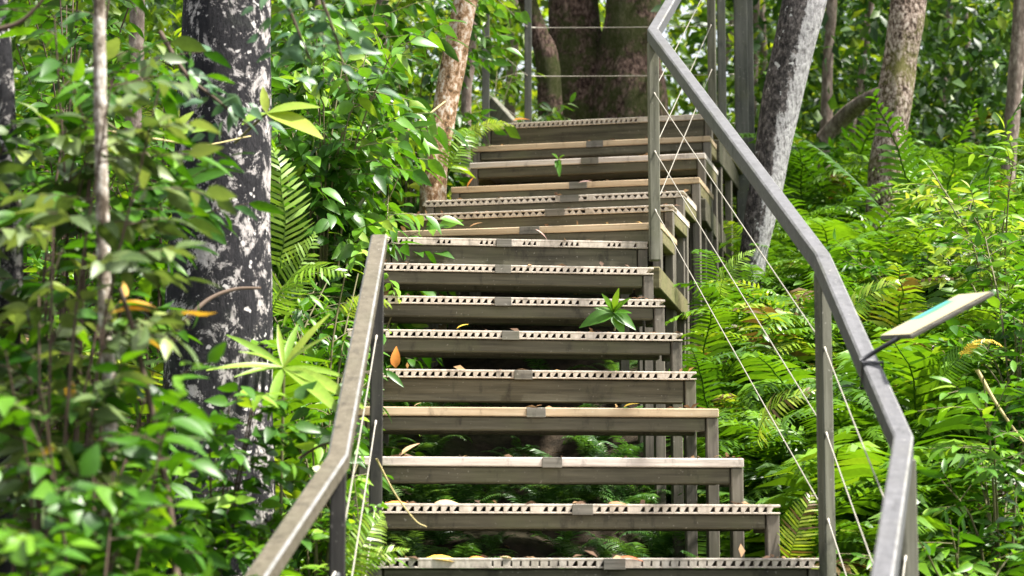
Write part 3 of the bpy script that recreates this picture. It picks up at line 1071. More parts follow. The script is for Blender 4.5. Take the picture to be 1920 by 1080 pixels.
# ------------------------------------------------------------------ undergrowth masses
acc = Acc()
rs = np.random.RandomState(21)
cnt = 0
while cnt < 260:                                # fern cover on the fern side
    y = rs.uniform(5.6, 17) if cnt % 3 else rs.uniform(5.9, 9.5)
    x = rs.uniform(.75, .26 * y + 1.0) if cnt % 3 else rs.uniform(.75, 1.6)
    edge_x = np.interp(y, [5, 6, 7.5, 8.5, 10, 12, 13], [.95, .98, .66, .66, .95, 1.3, 1.4])
    if x < edge_x + .1:
        continue
    if 8.3 < y < 10.5 and 375 < x / y * F < 540:
        continue                               # the foot of the leaning trunk stays open
    fern_arrays(acc, np.array([x, y, float(T(x, y)) - .03]), rs.uniform(.6, 1.12) * (.72 if x < edge_x + .3 else 1), rs.randint(5, 9), 1000 + cnt, rs.rand() < .3 and x > edge_x + .5, None, np.clip(rs.normal(.45, .26), 0, 1), 1.0, (x, y))
    cnt += 1
o = link('fern_undergrowth', acc.mesh('fern_undergrowth'), M['fern'])
tag(o, 'dense bright green fern cover over the slope beyond the silver handrail', 'undergrowth', kind='stuff')

acc, sacc = Acc(), Acc()
for k in range(120):                            # leafy low growth, both sides and behind
    y = rs.uniform(5.0, 15)
    side = rs.rand() < .82
    x = rs.uniform(-.27 * y - .8, -.75 - .02 * y) if side else rs.uniform(1.0, .27 * y + .8)
    if not side and x < np.interp(y, [5, 6, 7.5, 8.5, 10, 12, 13], [.95, .98, .66, .66, .95, 1.3, 1.4]) + .25:
        continue
    if side and 7.8 < y < 11.5 and x > -.85:
        continue
    shrub_arrays(acc, sacc, np.array([x, y, float(T(x, y)) - .03]), rs.uniform(.35, .8), rs.uniform(.2, .4), 5, 5, 6, 'lance_s' if rs.rand() < .5 else 'ovate_s', rs.uniform(.06, .11), 3000 + k)
o = link('leafy_undergrowth', acc.mesh('leafy_undergrowth'), M['bush'])
tag(o, 'low leafy green growth filling the slope between shrubs and ferns', 'undergrowth', kind='stuff')

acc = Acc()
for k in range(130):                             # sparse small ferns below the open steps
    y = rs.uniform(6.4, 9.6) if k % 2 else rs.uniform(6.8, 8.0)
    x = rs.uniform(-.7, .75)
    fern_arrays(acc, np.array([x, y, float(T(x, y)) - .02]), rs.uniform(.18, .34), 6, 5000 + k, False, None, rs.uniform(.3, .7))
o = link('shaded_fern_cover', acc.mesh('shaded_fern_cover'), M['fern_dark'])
tag(o, 'small shaded ferns growing on the soil beneath the open steps', 'undergrowth', kind='stuff')

acc = Acc()                                     # leaf litter on the soil
n = 2600
x = rs.uniform(-2.6, 2.6, n)
y = rs.uniform(4.5, 13, n)
keep = np.array([not on_stairs(a_, b_) or rs.rand() < .15 for a_, b_ in zip(x, y)])
x, y = x[keep], y[keep]
n = len(x)
dv = np.stack([rs.normal(0, 1, n), rs.normal(0, 1, n), rs.normal(0, .15, n)], -1)
acc.scatter(LEAF['far'], np.stack([x, y, T(x, y) + .012], -1), frames(dv, .25, rs=rs), rs.uniform(.04, .10, n), rs.rand(n))
o = link('leaf_litter', acc.mesh('leaf_litter'), M['litter'])
tag(o, 'brown fallen leaves strewn over the forest soil', 'litter', kind='stuff')


# forest behind: leaf clumps through a deep belt
def forest(name, label, n_cl, per, xr, yr, zr, ls, mat, seed, rmean=.42, cl_r=.42):
    rs = np.random.RandomState(seed)
    acc = Acc()
    ys = rs.uniform(yr[0], yr[1], n_cl)
    fx = rs.uniform(xr[0], xr[1], n_cl)
    xs = fx * ys / F
    gz = T(xs, ys)
    top = 1.6 + ys * zr[1]
    lo = np.maximum(gz, 1.6 + ys * zr[0])
    zs = lo + (top - lo) * rs.rand(n_cl)
    for k in range(n_cl):
        if 290 < fx[k] < 410 and (zs[k] - 1.6) / ys[k] > .205 and rs.rand() < .96:
            continue
        m_ = int(per * rs.uniform(.5, 1.4))
        c = np.array([xs[k], ys[k], zs[k]])
        pk = c + rs.normal(0, cl_r * rs.uniform(.6, 1.2), (m_, 3)) * np.array([1, 1, .62])
        out = pk - c
        dv = out * 1.2 + rs.normal(0, .35, (m_, 3))
        dv[:, 2] -= .25
        l_ = ls * rs.uniform(.6, 1.2)
        rn = np.clip(rmean + rs.normal(0, .24) + rs.normal(0, .15, m_), 0, 1)
        acc.scatter(LEAF['far' if l_ < .16 else 'lance_s'], pk, frames(dv, .7, rs=rs), l_ * rs.uniform(.6, 1.2, m_), rn)
    o = link(name, acc.mesh(name), M[mat])
    return tag(o, label, 'forest', kind='stuff')


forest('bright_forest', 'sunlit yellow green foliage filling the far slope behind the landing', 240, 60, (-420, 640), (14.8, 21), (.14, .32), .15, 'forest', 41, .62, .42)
forest('shaded_forest', 'dark green foliage of the far wood beyond the trunks, its shade put into the colour', 330, 75, (480, 1250), (13.5, 22), (.17, .33), .13, 'forest_shade', 42, .40, .42)
forest('far_forest', 'dense green foliage of the wood behind the overgrown bank', 300, 60, (-1300, -300), (10.5, 20), (.12, .34), .14, 'forest', 43, .45, .42)
forest('distant_forest', 'distant forest closing the slope behind everything', 420, 60, (-1500, 1500), (21, 34), (.10, .42), .3, 'forest', 44, .5, .9)

# ------------------------------------------------------------------ shrubs on the bank
BANK = 'shrubs on the bank beside the upper flight'
bank = [
    (650, 8.5, 1.25, .24, 13, 9, 8, 'ovate', .10, 'gloss', 'glossy vine like shrub hanging over the end of the overgrown handrail'),
    (600, 8.3, 1.8, .30, 14, 9, 8, 'ovate', .105, 'gloss', 'tall glossy shrub with broad leaves between lichen trunk and stairs'),
    (560, 8.9, 1.8, .40, 13, 9, 8, 'ovate', .095, 'bush', 'mid green bushy shrub just past the lichen covered trunk'),
    (622, 9.6, 1.8, .28, 14, 9, 8, 'lance', .13, 'gloss', 'long leaved glossy shrub below the tip of the mottled trunk'),
    (770, 11.2, 1.6, .40, 13, 8, 8, 'ovate', .10, 'gloss', 'bright shrub behind the mottled pink trunk'),
    (600, 10.5, 1.9, .5, 14, 9, 8, 'ovate', .11, 'bush', 'large leaved shrub high on the bank above the broad lime shoots'),
    (920, 13.0, 1.3, .4, 10, 8, 8, 'lance', .12, 'forest', 'yellow green shrub behind the thin landing posts'),
    (520, 7.6, .9, .3, 10, 8, 8, 'lance', .08, 'bush', 'low shrub at the foot of the bank near the lichen covered trunk'),
    (610, 7.0, 1.15, .26, 12, 8, 7, 'lance', .075, 'bush', 'shrub of narrow leaves hiding the step ends outside the overgrown handrail'),
    (600, 6.3, .95, .22, 10, 8, 7, 'ovate', .065, 'bush', 'leafy shrub below the rosette of strap leaves'),
    (668, 7.9, .85, .2, 10, 8, 7, 'ovate', .075, 'bush', 'small shrub pressed against the outside of the overgrown handrail'),
]
for k, (px, d, H, sp, ns, tw, lp, lf, ls, mt, lab) in enumerate(bank):
    shrub('shrub', lab, 'shrub', ground(px, d, -.05), H, sp, ns, tw, lp, lf, ls, mt, 200 + k, BANK, droop=.75, zmin=.12)

NEARB = 'bushes close to the overgrown handrail'
near = [
    (90, 3.9, 1.75, .34, 9, 15, 7, 'ovate', .075, 'bush', 'bright green bush with small leaves at the picture corner', 0.45),
    (205, 3.8, 1.62, .20, 8, 15, 7, 'ovate', .07, 'bush', 'bushy green plant with rounded leaves before the lichen trunk', 0.45),
    (150, 3.5, 1.45, .20, 8, 14, 7, 'round', .056, 'bush', 'lowest bright leafed bush beneath the slim pale stem', 0.5),
    (405, 5.2, 1.3, .20, 8, 12, 7, 'ovate', .07, 'bush', 'open leafy bush between the lichen trunk and the handrail', .45),
    (30, 4.8, 2.45, .32, 7, 13, 7, 'ovate', .088, 'dull', 'tall dull green shrub with orange dying leaves around the slim stem', None),
    (135, 4.7, 2.5, .20, 6, 13, 7, 'lance', .10, 'bush', 'tall shrub of narrow green leaves between slim stem and lichen trunk', None),
    (90, 4.0, 2.35, .20, 6, 11, 7, 'ovate', .072, 'dull', 'olive leaved shrub sprinkled with orange leaves before the slim stem', None),
    (110, 7.2, 2.2, .5, 13, 8, 8, 'ovate', .07, 'bush', 'green shrub filling the space behind the slim stem', .4),
    (290, 6.9, 1.9, .42, 13, 8, 8, 'lance', .09, 'bush', 'green shrub standing behind the lichen covered trunk', .45),
]
for k, (px, d, H, sp, ns, tw, lp, lf, ls, mt, lab, rm) in enumerate(near):
    shrub('bush', lab, 'bush', ground(px, d, -.05), H, sp, ns, tw, lp, lf, ls, mt, 300 + k, NEARB, 'twig', droop=.4, rmean=rm, zmin=.35, stem_r=.005)


for k, (px, d, H, lab) in enumerate([(684, 5.7, 1.02, 'light green creeper climbing the cables beside the dark post'), (668, 5.3, .62, 'small leafed creeper at the foot of the dark posts')]):
    shrub('creeper', lab, 'creeper', ground(px, d, -.04), H, .10, 6, 8, 6, 'ovate', .042, 'bush', 900 + k, 'creepers on the overgrown railing', rmean=.8, zmin=.35, stem_r=.003)


# a drooping compound-leaved bough in front of the lichen trunk
def bough(label, ctrl, seed, ls, mat, npair, group, leaf='ovate'):
    rs = np.random.RandomState(seed)
    ctrl = np.asarray(ctrl)
    base = ctrl[0]
    root = empty('leafy_bough', Vector(base))
    tag(root, label, 'branch', group)
    cp = curve_pts(ctrl - base, 30)
    V, Q = tube(cp, np.linspace(.006, .002, 30), 6, False)
    link('stem', mesh_np('stem', V, Q, None, True), M['twig'], root)
    acc = Acc()
    pos, dirs, scs = [], [], []
    for k in range(npair):
        i0 = int(4 + 25 * k / npair)
        for s in (-1, 1):
            for q in range(4):
                tdir = np.array([s * .8, rs.normal(0, .5), rs.normal(-.25, .3)])
                pos.append(cp[i0] + tdir * .028 * q + rs.normal(0, .006, 3))
                dirs.append(np.array([s * .7 + rs.normal(0, .35), rs.normal(0, .4), -.35 + rs.normal(0, .35)]))
                scs.append(ls * rs.uniform(.75, 1.15))
    acc.scatter(LEAF[leaf], np.array(pos), frames(dirs, .5, (0, -.5, .8), rs=rs), np.array(scs), rs.beta(2, 2, len(pos)))
    link('foliage', acc.mesh('foliage'), M[mat], root)
    return root


BG = 'boughs hanging in before the bank'
bough('blurred bluish green bough hanging from above beside the lichen trunk', [P(560, -160, 4.6), P(590, -40, 4.6), P(630, 70, 4.6), P(655, 170, 4.6)], 61, .05, 'blue', 7, BG)
bough('bluish leaved bough crossing before the middle of the lichen trunk', [P(300, 60, 4.9), P(350, 140, 4.85), P(410, 190, 4.8), P(470, 240, 4.8)], 62, .05, 'blue', 6, BG)
bough('pale leaved bough reaching across at the very top beside the lichen trunk', [P(470, -120, 4.7), P(530, -10, 4.7), P(560, 60, 4.7), P(585, 120, 4.7)], 63, .045, 'blue', 5, BG)


# rosettes and shoots with a few large leaves
def shoot(name, label, base, leaves, mat, cat='plant', stem_to=None, group=None):
    """leaves: (direction, length, template, random)"""
    base = np.asarray(base, float)
    root = empty(name, Vector(base))
    tag(root, label, cat, group)
    for (dv, ln, tpl, rn, nrm) in leaves:
        acc = Acc()
        d = np.asarray(dv, float)[None]
        acc.scatter(LEAF[tpl], np.zeros((1, 3)), frames(d, .05, nrm, np.random.RandomState(int(rn * 1000))), np.array([ln]), [rn])
        link('leaf', acc.mesh('leaf', True), M[mat], root)
    if stem_to is not None:
        e = np.asarray(stem_to) - base
        V, Q = tube(curve_pts([e, e * .5 + np.array([.01, 0, .01]), np.zeros(3)], 8), [.004] * 8, 6, False)
        link('stem', mesh_np('stem', V, Q, None, True), M['stem'], root)
    return root


def toward(b, px, py, d):
    return P(px, py, d) - np.asarray(b)


b0 = P(532, 690, 5.3)
lv = [(toward(b0, *q), np.linalg.norm(toward(b0, *q)), 'strap_w', r_, (0, -.7, .7)) for q, r_ in (((425, 612, 5.35), .3), ((462, 640, 5.15), .5), ((556, 592, 5.4), .25), ((608, 580, 5.3), .8), ((600, 618, 5.2), .7), ((655, 690, 5.2), .45), ((668, 726, 5.05), .6), ((395, 672, 5.2), .65), ((640, 745, 5.0), .5), ((500, 760, 5.1), .3), ((520, 600, 5.35), .6), ((445, 690, 5.2), .5))]
LEAF['strap_w'] = leaf_tpl(8, .115, .4, .18, 'lance')
shoot('rosette_plant', 'yellow green rosette of long strap leaves leaning over the handrail', b0, lv, 'lime', stem_to=ground(505, 5.4))
b0 = P(500, 212, 5.6)
LEAF['broad'] = leaf_tpl(6, .33, .25, .2, 'lance')
lv = [(toward(b0, *q), np.linalg.norm(toward(b0, *q)), 'broad', r_, (0, -.6, .8)) for q, r_ in (((592, 184, 5.55), .6), ((602, 236, 5.5), .8), ((492, 160, 5.6), .9), ((455, 218, 5.5), .4))]
shoot('broad_leaf_shoot', 'lime shoot with two broad leaves sticking out past the lichen trunk', b0, lv, 'lime', stem_to=P(440, 268, 5.7))
b0 = P(322, 252, 5.2)
lv = [(toward(b0, *q), np.linalg.norm(toward(b0, *q)), 'broad', r_, (0, -.8, .6)) for q, r_ in (((358, 204, 5.2), .7), ((384, 232, 5.15), .5), ((290, 196, 5.2), .4), ((330, 190, 5.2), .9))]
shoot('broad_leaf_shoot', 'bright lime leaf cluster before the dark side of the lichen trunk', b0, lv, 'lime', stem_to=P(250, 262, 5.3))
b0 = P(318, 345, 5.0)
lv = [(toward(b0, *q), np.linalg.norm(toward(b0, *q)), 'broad', r_, n_) for q, r_, n_ in (((418, 312, 4.95), .35, (0, -.9, .4)), ((412, 440, 4.9), .2, (0, -1, .2)), ((330, 300, 5.0), .55, (0, -.5, .8)), ((235, 400, 4.9), .5, (0, -.8, .5)))]
shoot('big_leaf_sprig', 'sprig of big dull green leaves hanging before the lichen trunk', b0, lv, 'gloss', stem_to=P(200, 230, 5.0))
for k, (px, py, d, lab) in enumerate([(1150, 586, 7.72, 'seedling with upright green leaves sprouting between two grooved steps'), (1047, 300, 10.4, 'small green sprig stuck on the edge of an upper grey step')]):
    b0 = P(px, py, d)
    s = .055 if k == 0 else .05
    if k == 0:
        qs = [(-62, 18, 'ovate', .3), (42, 24, 'ovate', .25), (-14, -34, 'lance', .8), (6, -42, 'lance', .9), (24, -30, 'lance', .7), (-30, -14, 'lance', .6), (30, -6, 'lance', .5), (20, 38, 'ovate', .4), (-6, -20, 'ovate', .6), (12, -22, 'ovate', .85)]
    else:
        qs = [(-8, -14, 'ovate', .6), (8, -12, 'ovate', .8), (2, 26, 'lance', .5), (-5, 10, 'ovate', .4)]
    lv = [(P(px + a, py + b_, d - .05) - b0, np.linalg.norm(P(px + a, py + b_, d - .05) - b0), t_, r_, (0, -.8, .6)) for a, b_, t_, r_ in qs]
    shoot('seedling', lab, b0, lv, 'bush', stem_to=P(px + 2, py + (34 if k == 0 else 10), d + .01), group='seedlings on the steps')

# bright shoots on the fern side
for k, (px, d, H, lab, mt, lf) in enumerate([
    (1885, 8.6, 1.12, 'bright yellow green shoot with whorled leaves above the ferns at the picture edge', 'lime', 'lance'),
    (1840, 9.4, 1.0, 'bushy light green plant beside the foot of the mossy trunk', 'bush', 'lance'),
    (1715, 9.6, .72, 'light green leafy plant hiding the foot of the mossy trunk', 'bush', 'ovate'),
    (1870, 6.4, 1.1, 'leafy plant with pointed leaves below the yellowing frond', 'bush', 'lance'),
    (1800, 6.0, .95, 'green bushy plant beside the lowest bend of the silver handrail', 'bush', 'lance'),
    (1915, 7.2, 1.35, 'dark glossy shrub just past the raised end of the panel', 'gloss', 'ovate'),
    (1330, 12.9, .75, 'sunlit shrub behind the cables of the upper flight', 'forest', 'lance'),
    (1270, 12.6, .9, 'bright leafy shrub between giant tree and upper cables', 'forest', 'ovate'),
]):
    shrub('leafy_plant', lab, 'plant', ground(px, d, -.04), H, .32 if mt != 'forest' else .4, 9, 9, 7, lf, .075 if mt != 'forest' else .11, mt, 400 + k, 'leafy plants among the ferns', droop=.25)

# ------------------------------------------------------------------ ferns one can single out
ferns = [
    (1322, 8.7, .85, 11, False, None, .55, 'fern crowding the foot of the mossy bearer'),
    (1352, 9.5, .85, 10, False, None, .5, 'fern shading the legs of the zigzag ribbed steps'),
    (1330, 7.9, .75, 11, False, None, .6, 'fern crowding the leg of the ribbed step with the seedling'),
    (1375, 7.3, .8, 11, False, None, .5, 'fern crowding the leg of the tall fronted ribbed step'),
    (1440, 6.8, .85, 11, False, None, .55, 'fern crowding the leg of the pinkish grey step'),
    (1360, 8.3, .62, 9, True, None, .5, 'fern pressed against the legs below the landing end of the steps'),
    (1420, 7.4, .85, 9, False, -2.2, .5, 'full fern under the middle cables beside the grooved steps'),
    (1500, 7.1, .92, 10, True, None, .55, 'fern with wide arching comb like fronds behind the front railing post'),
    (1490, 6.5, .85, 8, True, None, .65, 'pale broad leafleted fern standing beside the lowest visible steps'),
    (1600, 6.1, .85, 8, True, None, .6, 'low fern at the picture bottom beside the front railing post'),
    (1640, 7.6, .95, 10, False, None, .5, 'fern seen through the bend of the silver handrail'),
    (1585, 9.0, .75, 10, False, None, .55, 'fern beside the foot of the leaning trunk'),
    (1660, 8.8, .9, 9, False, None, .6, 'bright fern just above the clamp of the panel'),
    (1795, 10.4, 1.25, 7, 'up', None, .5, 'tall upright fern rising beside the mossy trunk'),
    (1765, 10.9, 1.15, 6, 'up', None, .45, 'slender upright fern leaning away from the mossy trunk'),
    (1770, 7.9, .95, 10, False, None, .5, 'fern arching behind the raised panel'),
    (1850, 7.6, .95, 9, False, None, .45, 'fern beneath the upper end of the panel'),
    (1745, 6.9, .9, 9, False, None, .4, 'fern below the stalk of the panel'),
    (1372, 9.2, .5, 8, False, None, .55, 'fern arching over beside the upper flight legs'),
    (1500, 10.6, .85, 9, True, None, .45, 'large pale fern frond tuft behind the leaning trunk'),
    (1490, 8.0, .55, 9, False, None, .6, 'bright fern in front of the leaning trunk'),
    (1575, 7.9, .60, 9, False, None, .6, 'fern between the cables and the top bend of the front railing'),
    (1820, 8.9, 1.0, 9, False, None, .55, 'fern in the open slope past the mossy trunk'),
    (1705, 6.3, .9, 8, False, None, .5, 'fern close behind the lowest bend of the silver handrail'),
    (1350, 11.6, .6, 8, False, None, .55, 'small fern under the rear legs of the top landing'),
    (1500, 11.4, .95, 9, False, None, .5, 'fern at the foot of the thin reddish trunk'),
    (1590, 11.0, 1.0, 9, True, None, .55, 'fern between the leaning trunk and the mossy trunk'),
    (1585, 12.6, 1.1, 9, False, None, .5, 'fern below the curved bough'),
    (1820, 12.0, 1.1, 9, False, None, .45, 'fern deep in the slope beside the far reddish trunk'),
    (1640, 10.6, .8, 8, False, None, .6, 'fern just before the foot of the mossy trunk'),
    (565, 7.4, 1.15, 9, True, None, .65, 'fern with yellowish comb fronds beside the lichen trunk'),
    (830, 10.4, .75, 9, True, None, .6, 'fern arching over the upper steps at the foot of the mottled trunk'),
    (668, 5.65, .74, 9, False, None, .65, 'fern spilling over the lowest visible step'),
    (640, 6.7, .95, 9, False, None, .6, 'fern poking through the overgrown handrail'),
    (590, 5.6, .9, 9, True, -1.2, .45, 'wide leafleted fern under the overgrown handrail'),
    (770, 9.7, .65, 9, False, None, .6, 'fern on the bank beside the zigzag ribbed steps'),
    (520, 7.0, 1.7, 8, True, None, .75, 'yellow green palm like fern just past the lichen trunk'),
    (715, 9.1, .7, 9, False, None, .55, 'fern drooping from the bank onto the plain tan step'),
    (560, 5.0, 1.0, 8, False, None, .5, 'fern below the bend of the overgrown handrail'),
]
for k, (px, d, s, n, big, lean, r0, lab) in enumerate(ferns):
    fern_thing(ground(px, d, -.02), s, n, 700 + k, lab, big, lean, r0)


# a bright single frond lying over the overgrown rail
def single_frond(label, base, tip, size, seed, mat='lime', roll=0.0):
    acc = Acc()
    v_ = np.asarray(tip) - np.asarray(base)
    az = math.atan2(v_[1], v_[0]) - math.pi / 2
    R = Matrix.Rotation(az, 3, 'Z') @ Matrix.Rotation(-.35, 3, 'X') @ Matrix.Rotation(roll, 3, 'Y')
    acc.scatter(FROND_BIG[seed % 2], np.zeros((1, 3)), np.array(R)[None], np.array([size]), [.6])
    o = link('fern_frond', acc.mesh('fern_frond'), M[mat], None, Vector(base))
    return tag(o, label, 'fern frond', 'single fronds')


def frond_between(label, base, tip, mat='fern', tpl=None, face=(0, -.5, .85), rn=.6):
    tpl = tpl or FROND_BIG[0]
    base, tip = np.asarray(base), np.asarray(tip)
    e = tpl[0][np.argmax(tpl[0][:, 1] + .0 * tpl[0][:, 2])]
    ch = np.array([0, e[1], e[2]])
    L0_ = np.linalg.norm(ch)

    def fr_(d, up):
        d = d / np.linalg.norm(d)
        x_ = np.cross(d, up)
        x_ /= np.linalg.norm(x_)
        return np.stack([x_, d, np.cross(x_, d)], -1)
    A = fr_(ch, np.array([0, 0, 1.0]))
    B = fr_(tip - base, np.array(face, float))
    R = B @ A.T
    acc = Acc()
    acc.scatter(tpl, np.zeros((1, 3)), R[None], np.array([np.linalg.norm(tip - base) / L0_]), [rn])
    o = link('fern_frond', acc.mesh('fern_frond'), M[mat], None, Vector(base))
    return tag(o, label, 'fern frond', 'single fronds')


frond_between('yellowish comb like frond rising between lichen trunk and handrail', P(505, 590, 6.9), P(600, 440, 6.8), 'lime', FROND_BIG[1], (.3, -.9, .3), .3)
frond_between('long yellow green frond hugging the edge of the lichen trunk', P(520, 520, 7.0), P(508, 262, 6.9), 'lime', FROND_BIG[0], (.5, -.9, .1), .35)
frond_between('second comb like frond drooping toward the overgrown handrail', P(520, 560, 6.7), P(655, 520, 6.5), 'fern', FROND_BIG[0], (.1, -.7, .7), .75)
frond_between('low frond spreading over the corner of the lowest visible step', P(655, 1090, 5.7), P(770, 1035, 5.65), 'fern', FROND_BIG[1], (0, -.8, .6), .85)
frond_between('frond beside the dark post just over the picture bottom', P(640, 1085, 5.5), P(720, 960, 5.6), 'fern', FROND_BIG[0], (.3, -.9, .3), .8)
frond_between('frond drooping at the foot of the mottled trunk', P(838, 330, 10.1), P(880, 245, 10.3), 'fern', FROND_BIG[1], (.2, -.9, .3), .7)
frond_between('pale arching frond between cables and front railing post', P(1420, 830, 6.9), P(1532, 735, 6.7), 'fern', FROND_BIG[0], (-.2, -.75, .6), .9)
frond_between('upright pale frond with broad leaflets beside the lowest steps', P(1478, 1060, 6.4), P(1528, 920, 6.35), 'fern', FROND_BIG[0], (-.2, -1, .2), .92)
frond_between('arching frond seen through the upper bend of the silver handrail', P(1590, 620, 7.2), P(1700, 530, 7.0), 'fern', FROND_BIG[1], (.1, -.8, .5), .85)
frond_between('bright frond arching out beside the legs of the turning steps', P(1350, 560, 8.7), P(1420, 470, 8.6), 'lime', FROND_BIG[1], (-.3, -.8, .5), .4)
frond_between('dark frond hanging below the panel beside its stalk', P(1760, 720, 6.6), P(1860, 640, 6.5), 'fern', FROND_BIG[0], (.1, -.8, .5), .4)
single_frond('lime green frond lying across the overgrown handrail near its top', P(640, 600, 6.15), P(740, 575, 5.9), .22, 1, 'lime', -.5)
single_frond('pale green frond reaching over the ribbed end of the top step', P(866, 262, 10.7), P(950, 230, 10.6), .30, 0, 'lime', -.3)
single_frond('yellowing orange frond in the ferns below the raised panel', P(1800, 672, 6.4), P(1880, 640, 6.3), .16, 1, 'dead_yellow')


acc = Acc()
rs = np.random.RandomState(81)
for c_, th_, W_, D_, bh_ in step_objs:
    n = 22
    lx = rs.uniform(-.5, .5, n) * W_
    lx = np.where(rs.rand(n) < .4, np.sign(lx) * W_ * (.5 - .12 * rs.rand(n)), lx)
    ly = np.abs(rs.normal(0, .07, n)) + .006
    p_ = np.stack([c_[0] + math.cos(th_) * lx - math.sin(th_) * ly, c_[1] + math.sin(th_) * lx + math.cos(th_) * ly, np.full(n, c_[2] + .003)], -1)
    dv = np.stack([rs.normal(0, 1, n), rs.normal(0, .5, n), np.abs(rs.normal(0, .22, n))], -1)
    acc.scatter(LEAF['far'], p_, frames(dv, .5, rs=rs), rs.uniform(.012, .045, n), rs.rand(n))
o = link('step_litter', acc.mesh('step_litter'), M['litter'])
tag(o, 'small brown leaf scraps and needles caught along the step boards', 'litter', kind='stuff')

# ------------------------------------------------------------------ twigs and stalks
def twig(label, ctrl, r, mat='twig', name='twig', seed=0):
    ctrl = np.asarray(ctrl)
    V, Q = tube(curve_pts(ctrl - ctrl[0], 24), np.linspace(r, r * .55, 24), 7, True, .1, seed)
    o = link(name, mesh_np(name, V, Q, None, True), M[mat], None, Vector(ctrl[0]))
    return tag(o, label, 'twig', 'loose twigs and stalks')


twig('bare brown twig arching across the foot of the lichen trunk', [P(345, 605, 5.6), P(390, 562, 5.7), P(440, 542, 5.8), P(488, 540, 5.9)], .007)
twig('reddish brown vine stem climbing through the bright bush', [P(330, 1080, 4.1), P(318, 960, 4.1), P(290, 800, 4.1), P(255, 640, 4.1), P(225, 540, 4.1)], .008)
twig('straw coloured stalk slanting down among the ferns at the picture edge', [P(1832, 694, 6.4), P(1870, 760, 6.4), P(1925, 838, 6.4)], .006, 'straw', 'stalk')
twig('thin pale twig slanting before the mottled trunk', [P(730, 270, 9.6), P(790, 225, 9.7), P(835, 190, 9.8)], .006, 'straw')
twig('thin dead twig under the overgrown handrail bend', [P(560, 860, 5.2), P(600, 836, 5.2), P(640, 824, 5.2)], .004)
twig('drooping creeper stem hanging over the low ribbed step', [P(706, 860, 5.85), P(740, 925, 5.9), P(778, 975, 5.95), P(800, 988, 5.95)], .0028, 'straw', 'vine')
twig('brown twig near the top corner among dull leaves', [P(-20, 60, 4.3), P(40, 40, 4.3), P(90, -10, 4.3)], .006)
twig('long pale twig crossing the dark side of the lichen trunk', [P(200, 245, 5.5), P(300, 262, 5.6), P(380, 272, 5.6), P(470, 255, 5.7)], .003, 'straw')


# ------------------------------------------------------------------ fallen leaves
def fallen(px, py, d, dpx, dpy, mat, label, tpl='ovate', nrm=(0, -.3, .95), dd=0.0):
    b_ = P(px, py, d)
    e = P(px + dpx, py + dpy, d + dd) - b_
    acc = Acc()
    acc.scatter(LEAF[tpl], np.zeros((1, 3)), frames(e[None], .12, nrm, np.random.RandomState(abs(int(px)))), np.array([np.linalg.norm(e)]), [.5])
    o = link('fallen_leaf', acc.mesh('fallen_leaf', True), M[mat], None, Vector(b_))
    return tag(o, label, 'leaf', 'fallen leaves on the staircase')


fallen(742, 690, 7.1, -1, -42, 'dead_orange', 'upright orange brown leaf caught between two ribbed steps', 'ovate', (0, -1, .1))
fallen(856, 616, 7.46, 20, -13, 'dead_yellow', 'narrow yellow leaf standing on a ribbed step edge', 'lance')
fallen(1170, 763, 6.88, 26, -12, 'dead_yellow', 'yellow orange leaf lying on the plain tan step', 'ovate')
fallen(752, 853, 6.58, 30, -28, 'dead_tan', 'curled beige leaf standing on the pinkish grey step', 'ovate')
fallen(815, 943, 6.28, 52, -5, 'dead_tan', 'long tan leaf lying on the low ribbed step', 'lance')
fallen(722, 944, 6.27, 62, -2, 'dead_orange', 'orange leaf lying at the railing end of the low ribbed step', 'lance')
fallen(800, 1046, 5.97, 70, -3, 'dead_yellow', 'wide yellow leaf flat on the lowest visible step', 'lance')
fallen(880, 1046, 5.98, 34, -4, 'dead_orange', 'small orange leaf flat on the lowest visible step', 'lance')
fallen(960, 1047, 5.98, -22, -8, 'dead_tan', 'small pale leaf tipped up on the lowest visible step', 'lance')
fallen(1140, 944, 6.3, 40, -4, 'dead_brown', 'brown leaf lying near the middle of the low ribbed step', 'lance')
fallen(1160, 1046, 5.98, 46, -4, 'dead_red', 'reddish leaf beside the clip of the lowest visible step', 'lance')
fallen(816, 424, 8.96, 18, -6, 'dead_palegreen', 'yellowish green leaf on the plain tan step at the turn', 'round')
fallen(1004, 430, 8.6, 26, 14, 'dead_pink', 'pinkish leaf lying beside the clip of the tan step at the turn', 'lance')
fallen(880, 426, 8.96, 22, -14, 'dead_brown', 'brown curled leaf on the tan step below the zigzag ribs', 'lance')
fallen(876, 352, 10.1, 8, -22, 'dead_orange', 'small orange leaf hanging at the bank end of an upper tan step', 'lance')
fallen(962, 226, 11.05, 30, -8, 'dead_orange', 'tiny orange leaf at the ribbed end of the top step', 'ovate')
fallen(586, 876, 4.66, 30, 14, 'dead_palegreen', 'pale cream leaf lying on the bend of the overgrown handrail', 'round', (0, -.5, .9))
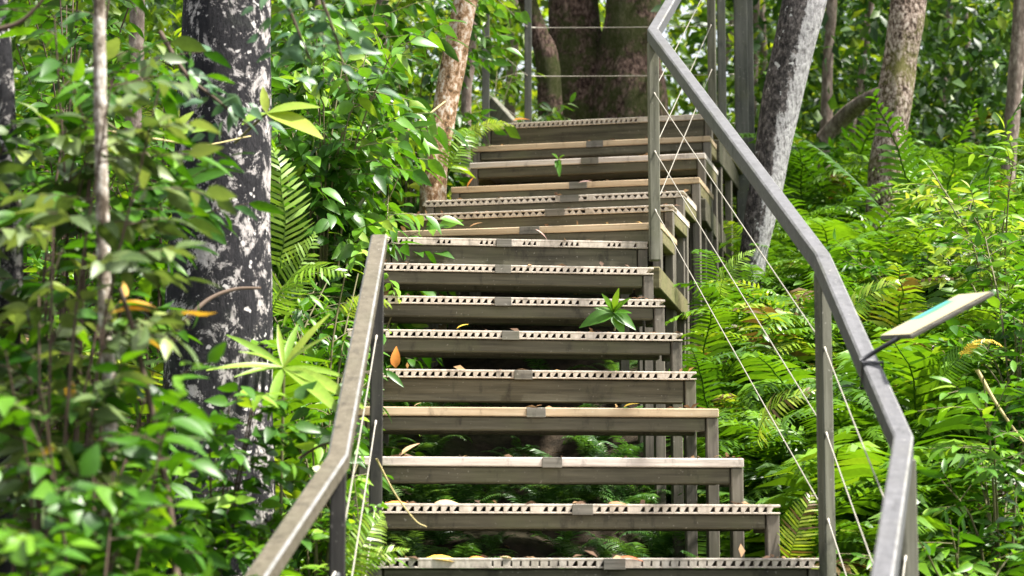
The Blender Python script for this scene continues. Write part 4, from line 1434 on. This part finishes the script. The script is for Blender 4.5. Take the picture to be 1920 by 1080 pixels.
fallen(776, 762, 6.88, 12, -10, 'dead_tan', 'tiny pale leaf on the tan step near the dark post', 'lance')
fallen(1005, 762, 6.9, 10, -5, 'dead_brown', 'speck of brown leaf beside the clip on the tan step', 'lance')
fallen(1085, 343, 10.15, 22, -8, 'dead_pink', 'pale scrap of leaf on the clip of an upper tan step', 'lance')

# ------------------------------------------------------------------ light, sky, camera
SUN = Vector((.46, -.10, .88)).normalized()
sl = bpy.data.lights.new('sun', 'SUN')
sl.energy = 4.8
sl.angle = math.radians(4)
sl.color = (1.0, .96, .88)
so = bpy.data.objects.new('sun', sl)
so.rotation_euler = (-SUN).to_track_quat('-Z', 'Y').to_euler()
COL.objects.link(so)
w_ = bpy.data.worlds.new('World')
SC.world = w_
w_.use_nodes = True
nt = w_.node_tree
nt.nodes.clear()
sky = nt.nodes.new('ShaderNodeTexSky')
sky.sky_type = 'NISHITA'
sky.sun_disc = False
sky.sun_elevation = math.asin(SUN.z)
sky.sun_rotation = math.atan2(SUN.x, SUN.y)
sky.air_density = 1.0
sky.dust_density = 3.0
bg = nt.nodes.new('ShaderNodeBackground')
bg.inputs[1].default_value = .10
ow = nt.nodes.new('ShaderNodeOutputWorld')
hs = nt.nodes.new('ShaderNodeHueSaturation')
hs.inputs['Saturation'].default_value = .3
nt.links.new(sky.outputs[0], hs.inputs['Color'])
nt.links.new(hs.outputs[0], bg.inputs[0])
nt.links.new(bg.outputs[0], ow.inputs[0])

cd = bpy.data.cameras.new('camera')
co_ = bpy.data.objects.new('camera', cd)
COL.objects.link(co_)
co_.location = EYE
co_.rotation_euler = (math.pi / 2 + PITCH, 0, 0)
cd.sensor_width = 36
cd.lens = 36 * F / 1920
cd.clip_end = 1000
cd.dof.use_dof = True
cd.dof.focus_distance = 7.8
cd.dof.aperture_fstop = 4.6
SC.camera = co_

vs = SC.view_settings
vs.view_transform = 'Standard'
vs.look = 'None'
vs.exposure = 1.8
vs.gamma = 1
SC.cycles.max_bounces = 8
SC.cycles.transmission_bounces = 6
SC.cycles.diffuse_bounces = 4
SC.cycles.use_denoising = True
